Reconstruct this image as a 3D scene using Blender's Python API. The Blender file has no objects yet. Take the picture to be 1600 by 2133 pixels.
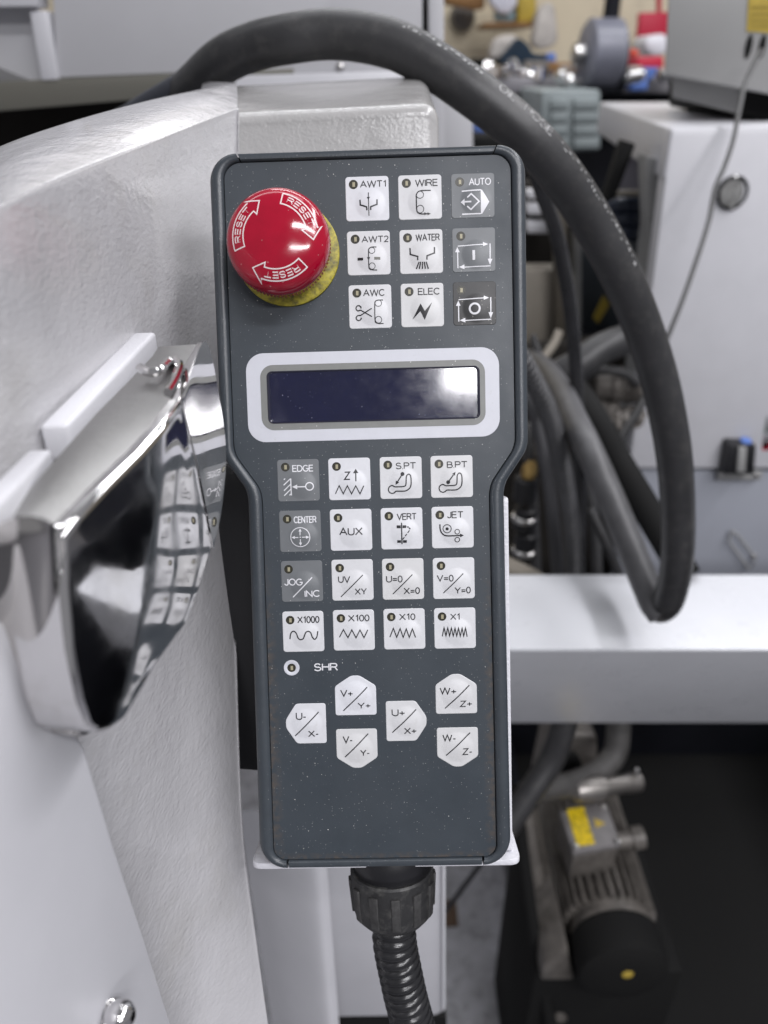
import bpy, bmesh, math, random
from mathutils import Vector, Matrix
from mathutils.geometry import tessellate_polygon
random.seed(7)
S = bpy.context.scene
COL = S.collection
PI = math.pi

# ------------------------------------------------------------------ camera, world, lamps, exposure
FPX, CU, CV = 1600.0, 800.0, 1066.5          # the lens in photo pixels
PITCH = math.radians(30)
CAM = Vector((0, 0, 1.30))
cd = bpy.data.cameras.new('camera'); cam = bpy.data.objects.new('camera', cd); COL.objects.link(cam)
cam.location = CAM; cam.rotation_euler = (PI/2 - PITCH, 0, 0)
cd.sensor_fit = 'HORIZONTAL'; cd.sensor_width = 36; cd.lens = 36*FPX/1600
cd.clip_start = 0.01; cd.clip_end = 60
cd.dof.use_dof = True; cd.dof.focus_distance = 0.268; cd.dof.aperture_fstop = 36/3.1
S.camera = cam

w = bpy.data.worlds.new('World'); S.world = w; w.use_nodes = True
bg = w.node_tree.nodes['Background']
bg.inputs[0].default_value = (0.84, 0.84, 0.89, 1); bg.inputs[1].default_value = 0.34

def area(name, loc, target, sx, sy, power, col=(1, 1, 1)):
    l = bpy.data.lights.new(name, 'AREA'); l.shape = 'RECTANGLE'; l.size = sx; l.size_y = sy
    l.energy = power; l.color = col
    o = bpy.data.objects.new(name, l); COL.objects.link(o); o.location = loc
    o.rotation_euler = (Vector(target) - Vector(loc)).to_track_quat('-Z', 'Y').to_euler()
    return o
area('ceiling_lamp', (1.0, -2.93, 3.1), (1.0, -2.929, 0), 1.6, .36, 92, (.98, .97, 1))
area('ceiling_lamp', (1.0, -1.35, 3.1), (1.0, -1.349, 0), 1.6, .22, 50, (.98, .97, 1))
area('ceiling_lamp', (-.5, .9, 3.2), (-.5, .9, 0), 2.6, .3, 14, (.96, .97, 1))
area('ceiling_lamp', (1.0, 2.3, 3.2), (1.0, 2.3, 0), 3.2, .3, 50, (.96, .97, 1))
area('ceiling_lamp', (1.55, .15, 3.1), (1.55, .151, 0), .3, 2.4, 58, (.98, .97, 1))
area('ceiling_lamp', (-.6, 3.95, 2.75), (-.1, .3, 1.25), 2.6, .22, 9, (.98, .97, 1))  # added below the ceiling for glints on the casting, standing for farther hall lamps
S.view_settings.view_transform = 'Standard'; S.view_settings.look = 'None'
S.view_settings.exposure = -0.13; S.view_settings.gamma = 1
S.cycles.use_denoising = True

# ------------------------------------------------------------------ geometry helpers
FW = Vector((0, math.cos(PITCH), -math.sin(PITCH))); RT = Vector((1, 0, 0)); UP = Vector((0, math.sin(PITCH), math.cos(PITCH)))
def ray(u, v): return RT*((u-CU)/FPX) - UP*((v-CV)/FPX) + FW
def W(u, v, d): return CAM + ray(u, v)*d
def hit(u, v, p0, n):
    r = ray(u, v); return CAM + r*((Vector(p0)-CAM).dot(n)/r.dot(n))
def hy(u, v, y): return hit(u, v, (0, y, 0), Vector((0, 1, 0)))
def hz(u, v, z): return hit(u, v, (0, 0, z), Vector((0, 0, 1)))

def link(name, bm, m, parent=None, smooth=35, kind=None):
    me = bpy.data.meshes.new(name)
    bmesh.ops.recalc_face_normals(bm, faces=bm.faces[:]) if smooth is not None and smooth >= 0 else None
    bm.to_mesh(me); bm.free()
    for mm in (m if isinstance(m, (list, tuple)) else [m]): me.materials.append(mm)
    if smooth is not None:
        a = abs(smooth)
        if a >= 180:
            me.polygons.foreach_set('use_smooth', [True]*len(me.polygons))
        else:
            me.polygons.foreach_set('use_smooth', [True]*len(me.polygons))
            try: me.set_sharp_from_angle(angle=math.radians(a))
            except Exception: pass
    o = bpy.data.objects.new(name, me); COL.objects.link(o)
    if parent is not None: o.parent = parent
    if kind: o['kind'] = kind
    return o
def tag(o, label, cat, group=None):
    o['label'] = label; o['category'] = cat
    if group: o['group'] = group
    return o
def thing(name, label, cat, loc=(0, 0, 0), group=None):
    o = bpy.data.objects.new(name, None); COL.objects.link(o); o.location = loc; o.empty_display_size = .02
    return tag(o, label, cat, group)
def shift(o, root):                                  # child meshes are written in world metres; keep them there under a moved root
    o.matrix_parent_inverse = Matrix.Translation(-Vector(root.location)); return o
def part(name, bm, m, root, **k): return shift(link(name, bm, m, root, **k), root)

def catmull(P, n):
    P = [Vector(p) for p in P]; Q = []
    for i in range(len(P)-1):
        p0 = P[i-1] if i else P[0]*2-P[1]; p1, p2 = P[i], P[i+1]; p3 = P[i+2] if i+2 < len(P) else P[-1]*2-P[-2]
        for k in range(n):
            t = k/n; Q.append(.5*((2*p1)+(p2-p0)*t+(2*p0-5*p1+4*p2-p3)*t*t+(3*p1-p0-3*p2+p3)*t**3))
    Q.append(P[-1]); return Q
def frames(path):
    N = []; t0 = (path[1]-path[0]).normalized(); a = Vector((0, 0, 1)) if abs(t0.z) < .9 else Vector((1, 0, 0))
    n = t0.cross(a).normalized()
    for i, p in enumerate(path):
        t = (path[min(i+1, len(path)-1)]-path[max(i-1, 0)]).normalized()
        n = (n - t*n.dot(t)).normalized(); N.append((t, n, t.cross(n)))
    return N
def tube(path, r, seg=16, bm=None, caps=True):
    bm = bm or bmesh.new(); F = frames(path); rings = []
    for i, p in enumerate(path):
        rr = r(i) if callable(r) else r; t, n, b = F[i]
        rings.append([bm.verts.new(p + (n*math.cos(2*PI*k/seg)+b*math.sin(2*PI*k/seg))*rr) for k in range(seg)])
    for a, c in zip(rings, rings[1:]):
        for k in range(seg): bm.faces.new((a[k], a[(k+1) % seg], c[(k+1) % seg], c[k]))
    if caps: bm.faces.new(rings[0][::-1]); bm.faces.new(rings[-1])
    return bm
def resample(path, step):
    out = [path[0]]; acc = 0
    for a, b in zip(path, path[1:]):
        L = (b-a).length; s = step-acc
        while s <= L and L > 0: out.append(a.lerp(b, s/L)); s += step
        acc = L-(s-step)
    return out
def lathe(prof, o, ax, seg=32, bm=None, caps=True):     # prof: (r, h) along ax
    bm = bm or bmesh.new(); o = Vector(o); ax = Vector(ax).normalized()
    n = ax.orthogonal().normalized(); b = ax.cross(n); rings = []
    for r, h in prof:
        rings.append([bm.verts.new(o+ax*h+(n*math.cos(2*PI*k/seg)+b*math.sin(2*PI*k/seg))*max(r, 1e-6)) for k in range(seg)])
    for a, c in zip(rings, rings[1:]):
        for k in range(seg): bm.faces.new((a[k], a[(k+1) % seg], c[(k+1) % seg], c[k]))
    if caps: bm.faces.new(rings[0][::-1]); bm.faces.new(rings[-1])
    return bm
def prism(pts, vec, bev=0, seg=2, bm=None):
    b2 = bmesh.new(); vec = Vector(vec)
    A = [b2.verts.new(p) for p in pts]; B = [b2.verts.new(Vector(p)+vec) for p in pts]; n = len(A)
    b2.faces.new(A); b2.faces.new(B[::-1])
    for i in range(n): b2.faces.new((A[i], B[i], B[(i+1) % n], A[(i+1) % n]))
    bmesh.ops.recalc_face_normals(b2, faces=b2.faces[:])
    if bev: bmesh.ops.bevel(b2, geom=b2.edges[:], offset=bev, segments=seg, affect='EDGES', profile=.5, clamp_overlap=True)
    if bm is None: return b2
    me = bpy.data.meshes.new('t'); b2.to_mesh(me); b2.free(); bm.from_mesh(me); bpy.data.meshes.remove(me); return bm
def vslab(px, y, th, bev=.003, bm=None, dx=0): return prism([hy(u, v, y) for u, v in px], (dx, th, 0), bev, bm=bm)
def box(c, s, bev=.002, bm=None, rz=0):
    c = Vector(c); x, y, z = s[0]/2, s[1]/2, s[2]/2; R = Matrix.Rotation(rz, 3, 'Z')
    return prism([c+R@Vector((-x, -y, -z)), c+R@Vector((x, -y, -z)), c+R@Vector((x, y, -z)), c+R@Vector((-x, y, -z))], (0, 0, s[2]), bev, bm=bm)
def grid(rows, n1, n2):                              # rows of control points -> smooth patch
    R = [catmull(r, n2) for r in rows]; C = [catmull(c, n1) for c in zip(*R)]; bm = bmesh.new()
    V = [[bm.verts.new(p) for p in c] for c in C]
    for i in range(len(V)-1):
        for j in range(len(V[0])-1): bm.faces.new((V[i][j], V[i][j+1], V[i+1][j+1], V[i+1][j]))
    return bm
def rrect(hx, hy_, r, n=6, c=(0, 0)):
    out = []
    for sx, sy, a0 in ((1, 1, 0), (-1, 1, 90), (-1, -1, 180), (1, -1, 270)):
        for k in range(n+1):
            a = math.radians(a0+90*k/n); out.append((c[0]+sx*(hx-r)+r*math.cos(a), c[1]+sy*(hy_-r)+r*math.sin(a)))
    return out

# ------------------------------------------------------------------ materials
def M(name, col, rough=.5, metal=0, coat=0, var=None, bump=None, dust=None, spec=.5, stain=None, roughvar=0, emit=None):
    m = bpy.data.materials.new(name); m.use_nodes = True; nt = m.node_tree; N = nt.nodes; L = nt.links
    b = N['Principled BSDF']; c4 = (*col, 1); b.inputs['Base Color'].default_value = c4
    b.inputs['Roughness'].default_value = rough; b.inputs['Metallic'].default_value = metal
    b.inputs['Specular IOR Level'].default_value = spec
    if coat: b.inputs['Coat Weight'].default_value = coat; b.inputs['Coat Roughness'].default_value = .06
    tc = N.new('ShaderNodeTexCoord')
    def mapping(sc):
        mp = N.new('ShaderNodeMapping'); mp.inputs['Scale'].default_value = sc if hasattr(sc, '__len__') else (sc,)*3
        L.new(tc.outputs['Object'], mp.inputs[0]); return mp
    def noise(sc, det=4, ro=.6):
        t = N.new('ShaderNodeTexNoise'); t.inputs['Scale'].default_value = 1; t.inputs['Detail'].default_value = det; t.inputs['Roughness'].default_value = ro
        L.new(mapping(sc).outputs[0], t.inputs['Vector']); return t
    cur = None
    def mix(fac_sock, a, bcol):
        x = N.new('ShaderNodeMix'); x.data_type = 'RGBA'
        L.new(fac_sock, x.inputs[0])
        if a is None: x.inputs[6].default_value = c4
        else: L.new(a, x.inputs[6])
        x.inputs[7].default_value = (*bcol, 1); return x.outputs[2]
    def ramp(sock, lo, hi, a=0, bb=1):
        r = N.new('ShaderNodeMapRange'); r.inputs[1].default_value = lo; r.inputs[2].default_value = hi; r.inputs[3].default_value = a; r.inputs[4].default_value = bb
        L.new(sock, r.inputs[0]); return r.outputs[0]
    if var:                                           # (scale, amount): mottled lightness
        sc, am = var; t = noise(sc)
        cur = mix(ramp(t.outputs[0], .3, .7), None, tuple(x*(1-am) for x in col))
    if stain:                                         # (scale, lo, hi, colour, strength)
        sc, lo, hi, sc_col, st = stain; t = noise(sc, 6, .65)
        cur = mix(ramp(t.outputs[0], lo, hi, 0, st), cur, sc_col)
    if dust:                                          # (cells per metre, radius, colour, density)
        for sc, rad, dc, dens in dust:
            v = N.new('ShaderNodeTexVoronoi'); v.inputs['Scale'].default_value = 1; L.new(mapping(sc).outputs[0], v.inputs['Vector'])
            t = N.new('ShaderNodeMath'); t.operation = 'LESS_THAN'; t.inputs[1].default_value = rad; L.new(v.outputs['Distance'], t.inputs[0])
            sp = N.new('ShaderNodeSeparateColor'); L.new(v.outputs['Color'], sp.inputs[0])
            g = N.new('ShaderNodeMath'); g.operation = 'LESS_THAN'; g.inputs[1].default_value = dens; L.new(sp.outputs[0], g.inputs[0])
            mu = N.new('ShaderNodeMath'); mu.operation = 'MULTIPLY'; L.new(t.outputs[0], mu.inputs[0]); L.new(g.outputs[0], mu.inputs[1])
            m2 = N.new('ShaderNodeMath'); m2.operation = 'MULTIPLY'; L.new(mu.outputs[0], m2.inputs[0]); L.new(sp.outputs[1], m2.inputs[1])
            cur = mix(m2.outputs[0], cur, dc)
    if cur is not None: L.new(cur, b.inputs['Base Color'])
    if roughvar:
        t = noise(roughvar[0]); L.new(ramp(t.outputs[0], .3, .7, rough-roughvar[1], rough+roughvar[1]), b.inputs['Roughness'])
    if bump:
        prev = None
        for sc, dist, det in bump:
            t = noise(sc, det, .55); bp = N.new('ShaderNodeBump'); bp.inputs['Strength'].default_value = 1; bp.inputs['Distance'].default_value = dist
            L.new(t.outputs[0], bp.inputs['Height'])
            if prev: L.new(prev.outputs[0], bp.inputs['Normal'])
            prev = bp
        L.new(prev.outputs[0], b.inputs['Normal'])
    return m

WHITE_DUST = (.75, .75, .72)
m_panel = M('slate_panel', (.039, .049, .060), .44, roughvar=(28, .10), var=(90, .12), bump=[(2500, .00002, 2)], dust=[(1100, .14, (.32, .33, .33), .42), (430, .07, WHITE_DUST, .45)])
m_rail = M('slate_moulding', (.047, .056, .066), .33, var=(150, .15), bump=[(1500, .00006, 3)], dust=[(1100, .14, (.3, .3, .3), .25)])
m_black = M('black_plastic', (.012, .012, .014), .42, bump=[(900, .00004, 3)])
m_gap = M('black_gap', (.006, .006, .007), .8)
m_key = M('key_white', (.68, .69, .73), .38, var=(220, .08), stain=(420, .56, .75, (.45, .44, .41), .22))
m_keygrey = M('key_grey', (.155, .165, .175), .40, var=(200, .10), dust=[(900, .11, WHITE_DUST, .18)])
m_keydark = M('key_black', (.036, .036, .037), .42, var=(300, .3), dust=[(900, .2, (.25, .24, .22), .4)])
m_ink = M('black_ink', (.010, .010, .013), .42)
m_inkfaint = M('worn_ink', (.13, .13, .11), .45)
m_inkw = M('white_ink', (.72, .72, .75), .42)
m_led = M('led_window', (.045, .043, .030), .25, var=(900, .5))
m_chip = M('led_chip', (.36, .33, .22), .3)
m_surround = M('surround_white', (.60, .61, .66), .42, var=(120, .06), stain=(500, .6, .8, (.4, .4, .38), .4))
m_bezel = M('bezel_grey', (.21, .215, .205), .42, var=(300, .1), dust=[(900, .15, WHITE_DUST, .15)])
m_lcd = M('lcd_glass', (.006, .0075, .036), .11, coat=.4, spec=.6, var=(60, .2), dust=[(1000, .10, (.22, .23, .30), .4), (500, .06, (.6, .6, .65), .3)], roughvar=(200, .04))
m_red = M('red_gloss', (.36, .002, .022), .13, coat=.15, var=(160, .14), dust=[(700, .15, (.5, .25, .25), .18)], roughvar=(120, .05))
m_yellow = M('yellow_disc', (.50, .43, .035), .5, stain=(260, .42, .62, (.07, .062, .022), .9), var=(700, .3), bump=[(500, .0002, 3)])
m_cast = M('casting_paint', (.47, .465, .48), .17, coat=.25, stain=(22, .56, .74, (.36, .35, .33), .35), var=(30, .09), bump=[((700, 400, 700), .00027, 2), (75, .0006, 2)], spec=.5)
m_castshade = M('casting_paint_shaded', (.40, .394, .39), .19, coat=.2, var=(30, .09), bump=[((700, 700, 700), .00022, 2), (75, .0005, 2)])  # the casting paint again, darkened because the block front gets less light
m_white = M('white_paint', (.62, .62, .65), .33, var=(25, .05), bump=[(900, .00008, 3)])
m_whitetex = M('white_powder_coat', (.64, .64, .68), .38, bump=[(700, .0003, 3)], stain=(150, .6, .8, (.3, .29, .26), .5))
m_door = M('door_paint', (.56, .56, .59), .34, var=(18, .08), bump=[(800, .00006, 3)])
m_chrome = M('chrome', (.72, .71, .71), .075, 1, roughvar=(120, .05), stain=(70, .5, .75, (.5, .48, .45), .6))
m_chromesatin = M('chrome_dull', (.34, .335, .33), .45, 1, bump=[(400, .0001, 3)])
m_steel = M('steel', (.55, .54, .53), .28, 1)
m_rubber = M('hose_rubber', (.034, .034, .036), .44, var=(60, .35), bump=[(500, .0001, 4)], stain=(120, .5, .72, (.07, .068, .066), .6))
m_rubberlit = M('hose_rubber_lit', (.10, .10, .105), .42, var=(70, .3))  # oil hose rubber with bright light put into the colour
m_conduit = M('conduit_black', (.020, .020, .022), .24, var=(80, .4))
m_hoseprint = M('hose_print', (.36, .36, .36), .6, stain=(700, .45, .6, (.05, .05, .05), .9))
m_nut = M('gland_plastic', (.026, .026, .027), .48, var=(300, .3), bump=[(700, .0001, 4)], stain=(260, .5, .72, (.09, .088, .082), .7))

def grime(m, col, amount):                            # brown dirt gathered along the inside of the rim and in the corners of the face
    nt = m.node_tree; N = nt.nodes; L = nt.links; b = N['Principled BSDF']; src = b.inputs['Base Color'].links[0].from_socket
    tc = N.new('ShaderNodeTexCoord'); sp = N.new('ShaderNodeSeparateXYZ'); L.new(tc.outputs['Object'], sp.inputs[0])
    ab = N.new('ShaderNodeMath'); ab.operation = 'ABSOLUTE'; L.new(sp.outputs[0], ab.inputs[0])
    r1 = N.new('ShaderNodeMapRange'); r1.inputs[1].default_value = .0365; r1.inputs[2].default_value = .0402; L.new(ab.outputs[0], r1.inputs[0])
    lo = N.new('ShaderNodeMapRange'); lo.inputs[1].default_value = -.02; lo.inputs[2].default_value = -.06; L.new(sp.outputs[1], lo.inputs[0])
    bt = N.new('ShaderNodeMapRange'); bt.inputs[1].default_value = -.1365; bt.inputs[2].default_value = -.1392; L.new(sp.outputs[1], bt.inputs[0])
    mu = N.new('ShaderNodeMath'); mu.operation = 'MULTIPLY'; L.new(r1.outputs[0], mu.inputs[0]); L.new(lo.outputs[0], mu.inputs[1])
    mx = N.new('ShaderNodeMath'); mx.operation = 'MAXIMUM'; L.new(mu.outputs[0], mx.inputs[0]); L.new(bt.outputs[0], mx.inputs[1])
    nz = N.new('ShaderNodeTexNoise'); nz.inputs['Scale'].default_value = 420; nz.inputs['Detail'].default_value = 5; L.new(tc.outputs['Object'], nz.inputs['Vector'])
    nr = N.new('ShaderNodeMapRange'); nr.inputs[1].default_value = .40; nr.inputs[2].default_value = .62; L.new(nz.outputs[0], nr.inputs[0])
    m2 = N.new('ShaderNodeMath'); m2.operation = 'MULTIPLY'; L.new(mx.outputs[0], m2.inputs[0]); L.new(nr.outputs[0], m2.inputs[1])
    m3 = N.new('ShaderNodeMath'); m3.operation = 'MULTIPLY'; m3.inputs[1].default_value = amount; L.new(m2.outputs[0], m3.inputs[0])
    x = N.new('ShaderNodeMix'); x.data_type = 'RGBA'; L.new(m3.outputs[0], x.inputs[0]); L.new(src, x.inputs[6]); x.inputs[7].default_value = (*col, 1)
    L.new(x.outputs[2], b.inputs['Base Color'])
grime(m_panel, (.10, .075, .055), .6)

def vary(m, col, amount):                             # every key has yellowed a little differently
    nt = m.node_tree; N = nt.nodes; L = nt.links; b = N['Principled BSDF']; src = b.inputs['Base Color'].links[0].from_socket
    oi = N.new('ShaderNodeObjectInfo'); m3 = N.new('ShaderNodeMath'); m3.operation = 'MULTIPLY'; m3.inputs[1].default_value = amount; L.new(oi.outputs['Random'], m3.inputs[0])
    x = N.new('ShaderNodeMix'); x.data_type = 'RGBA'; L.new(m3.outputs[0], x.inputs[0]); L.new(src, x.inputs[6]); x.inputs[7].default_value = (*col, 1); L.new(x.outputs[2], b.inputs['Base Color'])
vary(m_key, (.52, .51, .47), .45)

# ------------------------------------------------------------------ the control pendant (its own frame: millimetres on the face, z towards the viewer)
_rv = (8.34e-2, 1.65e-2, -2.49e-2); _th = math.sqrt(sum(x*x for x in _rv))
_Rc = Matrix.Rotation(_th, 3, Vector(_rv))
def c2w(v): return RT*v[0] - UP*v[1] + FW*v[2]
_t = Vector((-30.1404, -11.1721, 270.371))*.001
PX = c2w(_Rc @ Vector((1, 0, 0))); PYd = c2w(_Rc @ Vector((0, 1, 0))); PZd = c2w(_Rc @ Vector((0, 0, 1)))
PO = CAM + c2w(_t) + PX*.027
PM = Matrix(((PX.x, -PYd.x, -PZd.x, PO.x), (PX.y, -PYd.y, -PZd.y, PO.y), (PX.z, -PYd.z, -PZd.z, PO.z), (0, 0, 0, 1)))
mm = .001
def pl(u, v, z=0):                                    # photo pixel -> pendant millimetres at height z
    n = -PZd; p = hit(u, v, PO + n*z*mm, n); q = PM.inverted() @ p; return (q.x/mm, q.y/mm)
pend = thing('control_pendant', 'dark slate handheld control pendant with red stop button, screen and rows of white keys', 'control pendant')
pend.matrix_world = PM
def pp(name, bm, m, parent=None, **k): return link(name, bm, m, parent or pend, **k)

def qb(p0, p1, p2, n=6): return [((1-t)**2*p0[0]+2*t*(1-t)*p1[0]+t*t*p2[0], (1-t)**2*p0[1]+2*t*(1-t)*p1[1]+t*t*p2[1]) for t in [k/n for k in range(n+1)]]
def arc(c, r, a0, a1, n=10): return [(c[0]+r*math.cos(math.radians(a0+(a1-a0)*k/n)), c[1]+r*math.sin(math.radians(a0+(a1-a0)*k/n))) for k in range(n+1)]
OUT = arc((44.6, 102.6), 9.4, 90, 0) + qb((54, 13), (54, 9.4), (52.4, 7)) + qb((47, -1), (45.3, -3.6), (45.3, -8)) + arc((35.8, -132.2), 10.4, 0, -90)
INN = arc((43.1, 102.9), 5.9, 90, 0) + qb((49.4, 13.5), (49.4, 10), (47.6, 7.3)) + qb((42.0, -.8), (40.1, -3.5), (40.1, -8)) + arc((36.2, -134.6), 4.7, 0, -90)
OUT[-11:] = arc((35.8, -132.2), 10.4, 0, -90); 
def rail_bm(outs, inns, top=1.5):
    prof = [(0, -1.4), (.0, .35), (.05, .85), (.16, 1.25), (.34, top), (.55, top), (.74, 1.1), (.88, .3), (.96, -.9), (1, -2.4), (1, -9), (.97, -9.2), (.90, -9.2), (.86, -1.6)]
    bm = bmesh.new(); rings = []
    for o, i in zip(outs, inns):
        rings.append([bm.verts.new(((i[0]+(o[0]-i[0])*t)*mm, (i[1]+(o[1]-i[1])*t)*mm, z*mm)) for t, z in prof])
    for a, c in zip(rings, rings[1:]):
        for k in range(len(prof)-1): bm.faces.new((a[k], a[k+1], c[k+1], c[k]))
        bm.faces.new((a[-1], a[0], c[0], c[-1]))
    bm.faces.new(rings[0]); bm.faces.new(rings[-1][::-1]); return bm
for s in (1, -1):
    pp('side_rail', rail_bm([(s*x, y) for x, y in OUT], [(s*x, y) for x, y in INN]), m_rail)
pp('end_strip', rail_bm([(-44.0, 111.8), (44.0, 111.8)], [(-42.6, 108.8), (42.6, 108.8)], 1.3), m_rail)
pp('end_strip', rail_bm([(35.1, -142.5), (-35.1, -142.5)], [(35.4, -139.35), (-35.4, -139.35)], 1.3), m_rail)
full_in = INN + [(-x, y) for x, y in INN[::-1]]
full_out = OUT + [(-x, y) for x, y in OUT[::-1]]
def inset(poly, d):
    n = len(poly); out = []
    for i in range(n):
        a, b, c = Vector(poly[i-1]), Vector(poly[i]), Vector(poly[(i+1) % n])
        t = (c-a); 
        if t.length < 1e-9: out.append(tuple(b)); continue
        t.normalize(); nn = Vector((-t.y, t.x)); out.append(tuple(b - nn*d))
    return out
def flat(poly, z, bm=None):
    bm = bm or bmesh.new(); vs = [bm.verts.new((x*mm, y*mm, z*mm)) for x, y in poly]
    bm.faces.new(vs); return bm
def plate(poly, z0, z1, bev=.1):
    return prism([(x*mm, y*mm, z0*mm) for x, y in poly], (0, 0, (z1-z0)*mm), 0)
pin = inset(full_in, .28)
bm = plate(pin, -1.0, 0); bmesh.ops.triangulate(bm, faces=[f for f in bm.faces if len(f.verts) > 4])
pp('face_panel', bm, m_panel, smooth=30)
bm = plate(inset(full_out, 1.2), -26, -1.2); bmesh.ops.triangulate(bm, faces=[f for f in bm.faces if len(f.verts) > 4])
pp('rear_shell', bm, m_gap, smooth=30)

# ---- print builder: flat strokes, fills and text that follow a height function
class Print:
    def __init__(s, h=lambda x, y: 0, z=.03): s.bm = bmesh.new(); s.h = h; s.z = z; s.k = 0; s.mi = 0
    def _v(s, x, y): return s.bm.verts.new((x*mm, y*mm, (s.h(x, y)+s.z+s.k*.006)*mm))
    def _f(s, vs):
        try: f = s.bm.faces.new(vs); f.material_index = s.mi
        except ValueError: pass
    def stroke(s, P, wd, closed=False, step=.7):
        s.k += 1; Q = []
        n = len(P); 
        for i in range(n if closed else n-1):
            a, b = P[i], P[(i+1) % n]; L = math.dist(a, b); q = max(1, int(L/step))
            Q += [(a[0]+(b[0]-a[0])*j/q, a[1]+(b[1]-a[1])*j/q) for j in range(q)]
        if not closed: Q.append(P[-1])
        n = len(Q); LR = []
        for i in range(n):
            a = Q[i-1] if (closed or i) else Q[i]; c = Q[(i+1) % n] if (closed or i < n-1) else Q[i]; b = Q[i]
            d1 = Vector((b[0]-a[0], b[1]-a[1])); d2 = Vector((c[0]-b[0], c[1]-b[1]))
            d1 = d1.normalized() if d1.length > 1e-9 else d2.normalized(); d2 = d2.normalized() if d2.length > 1e-9 else d1
            n1 = Vector((-d1.y, d1.x)); n2 = Vector((-d2.y, d2.x)); m_ = (n1+n2)
            m_ = m_.normalized() if m_.length > 1e-6 else n1; ml = min(2.2, 1/max(.3, m_.dot(n1)))*wd/2
            LR.append((s._v(b[0]+m_.x*ml, b[1]+m_.y*ml), s._v(b[0]-m_.x*ml, b[1]-m_.y*ml)))
        for i in range(n if closed else n-1):
            a, c = LR[i], LR[(i+1) % n]; s._f((a[1], c[1], c[0], a[0]))
    def ring(s, c, r, wd): s.stroke([(c[0]+r*math.cos(2*PI*k/28), c[1]+r*math.sin(2*PI*k/28)) for k in range(28)], wd, True, 9)
    def disc(s, c, r): s.poly([(c[0]+r*math.cos(2*PI*k/20), c[1]+r*math.sin(2*PI*k/20)) for k in range(20)])
    def tri(s, a, b, c, mk, d=0):                     # split until it can follow the surface
        e = [(math.dist(a, b), 0), (math.dist(b, c), 1), (math.dist(c, a), 2)]; L, i = max(e)
        if L > .75 and d < 8:
            if i == 0: m_ = ((a[0]+b[0])/2, (a[1]+b[1])/2); s.tri(a, m_, c, mk, d+1); s.tri(m_, b, c, mk, d+1)
            elif i == 1: m_ = ((c[0]+b[0])/2, (c[1]+b[1])/2); s.tri(a, b, m_, mk, d+1); s.tri(a, m_, c, mk, d+1)
            else: m_ = ((c[0]+a[0])/2, (c[1]+a[1])/2); s.tri(a, b, m_, mk, d+1); s.tri(m_, b, c, mk, d+1)
        else: s._f([mk(*p) for p in (a, b, c)])
    def poly(s, P):
        s.k += 1
        A = sum(P[i-1][0]*P[i][1]-P[i][0]*P[i-1][1] for i in range(len(P)))
        if A < 0: P = P[::-1]
        for t in tessellate_polygon([[Vector((p[0], p[1], 0)) for p in P]]): s.tri(*[P[i] for i in t], s._v)
    def text(s, txt, x0, x1, y0, y1, mk=None, wt=.145):   # cap-height box in mm; mk places a point on another surface
        s.k += 1; adv = 0; runs = []
        for ch in txt:
            w_, strokes = GLYPH[ch]; runs.append((adv, strokes)); adv += w_+.17
        adv -= .17; H = y1-y0; sx = (x1-x0-wt*H)/max(adv, 1e-6) if adv > 0 else H; sy = H*(1-wt)
        ox, oy = x0+wt*H/2, y0+wt*H/2
        old = s._v
        if mk: s._v = lambda x, y: s.bm.verts.new(mk(x, y))
        for a, strokes in runs:
            for st in strokes:
                s.stroke([(ox+(a+x)*sx, oy+y*sy) for x, y in st], wt*H, False, H*.22); s.k -= .7
        s._v = old
    def done(s, name, m, parent): 
        bmesh.ops.recalc_face_normals
        return link(name, s.bm, m, parent, smooth=None)
def ga(cx, cy, rx, ry, a0, a1, n=9): return [(cx+rx*math.cos(math.radians(a0+(a1-a0)*k/n)), cy+ry*math.sin(math.radians(a0+(a1-a0)*k/n))) for k in range(n+1)]
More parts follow.
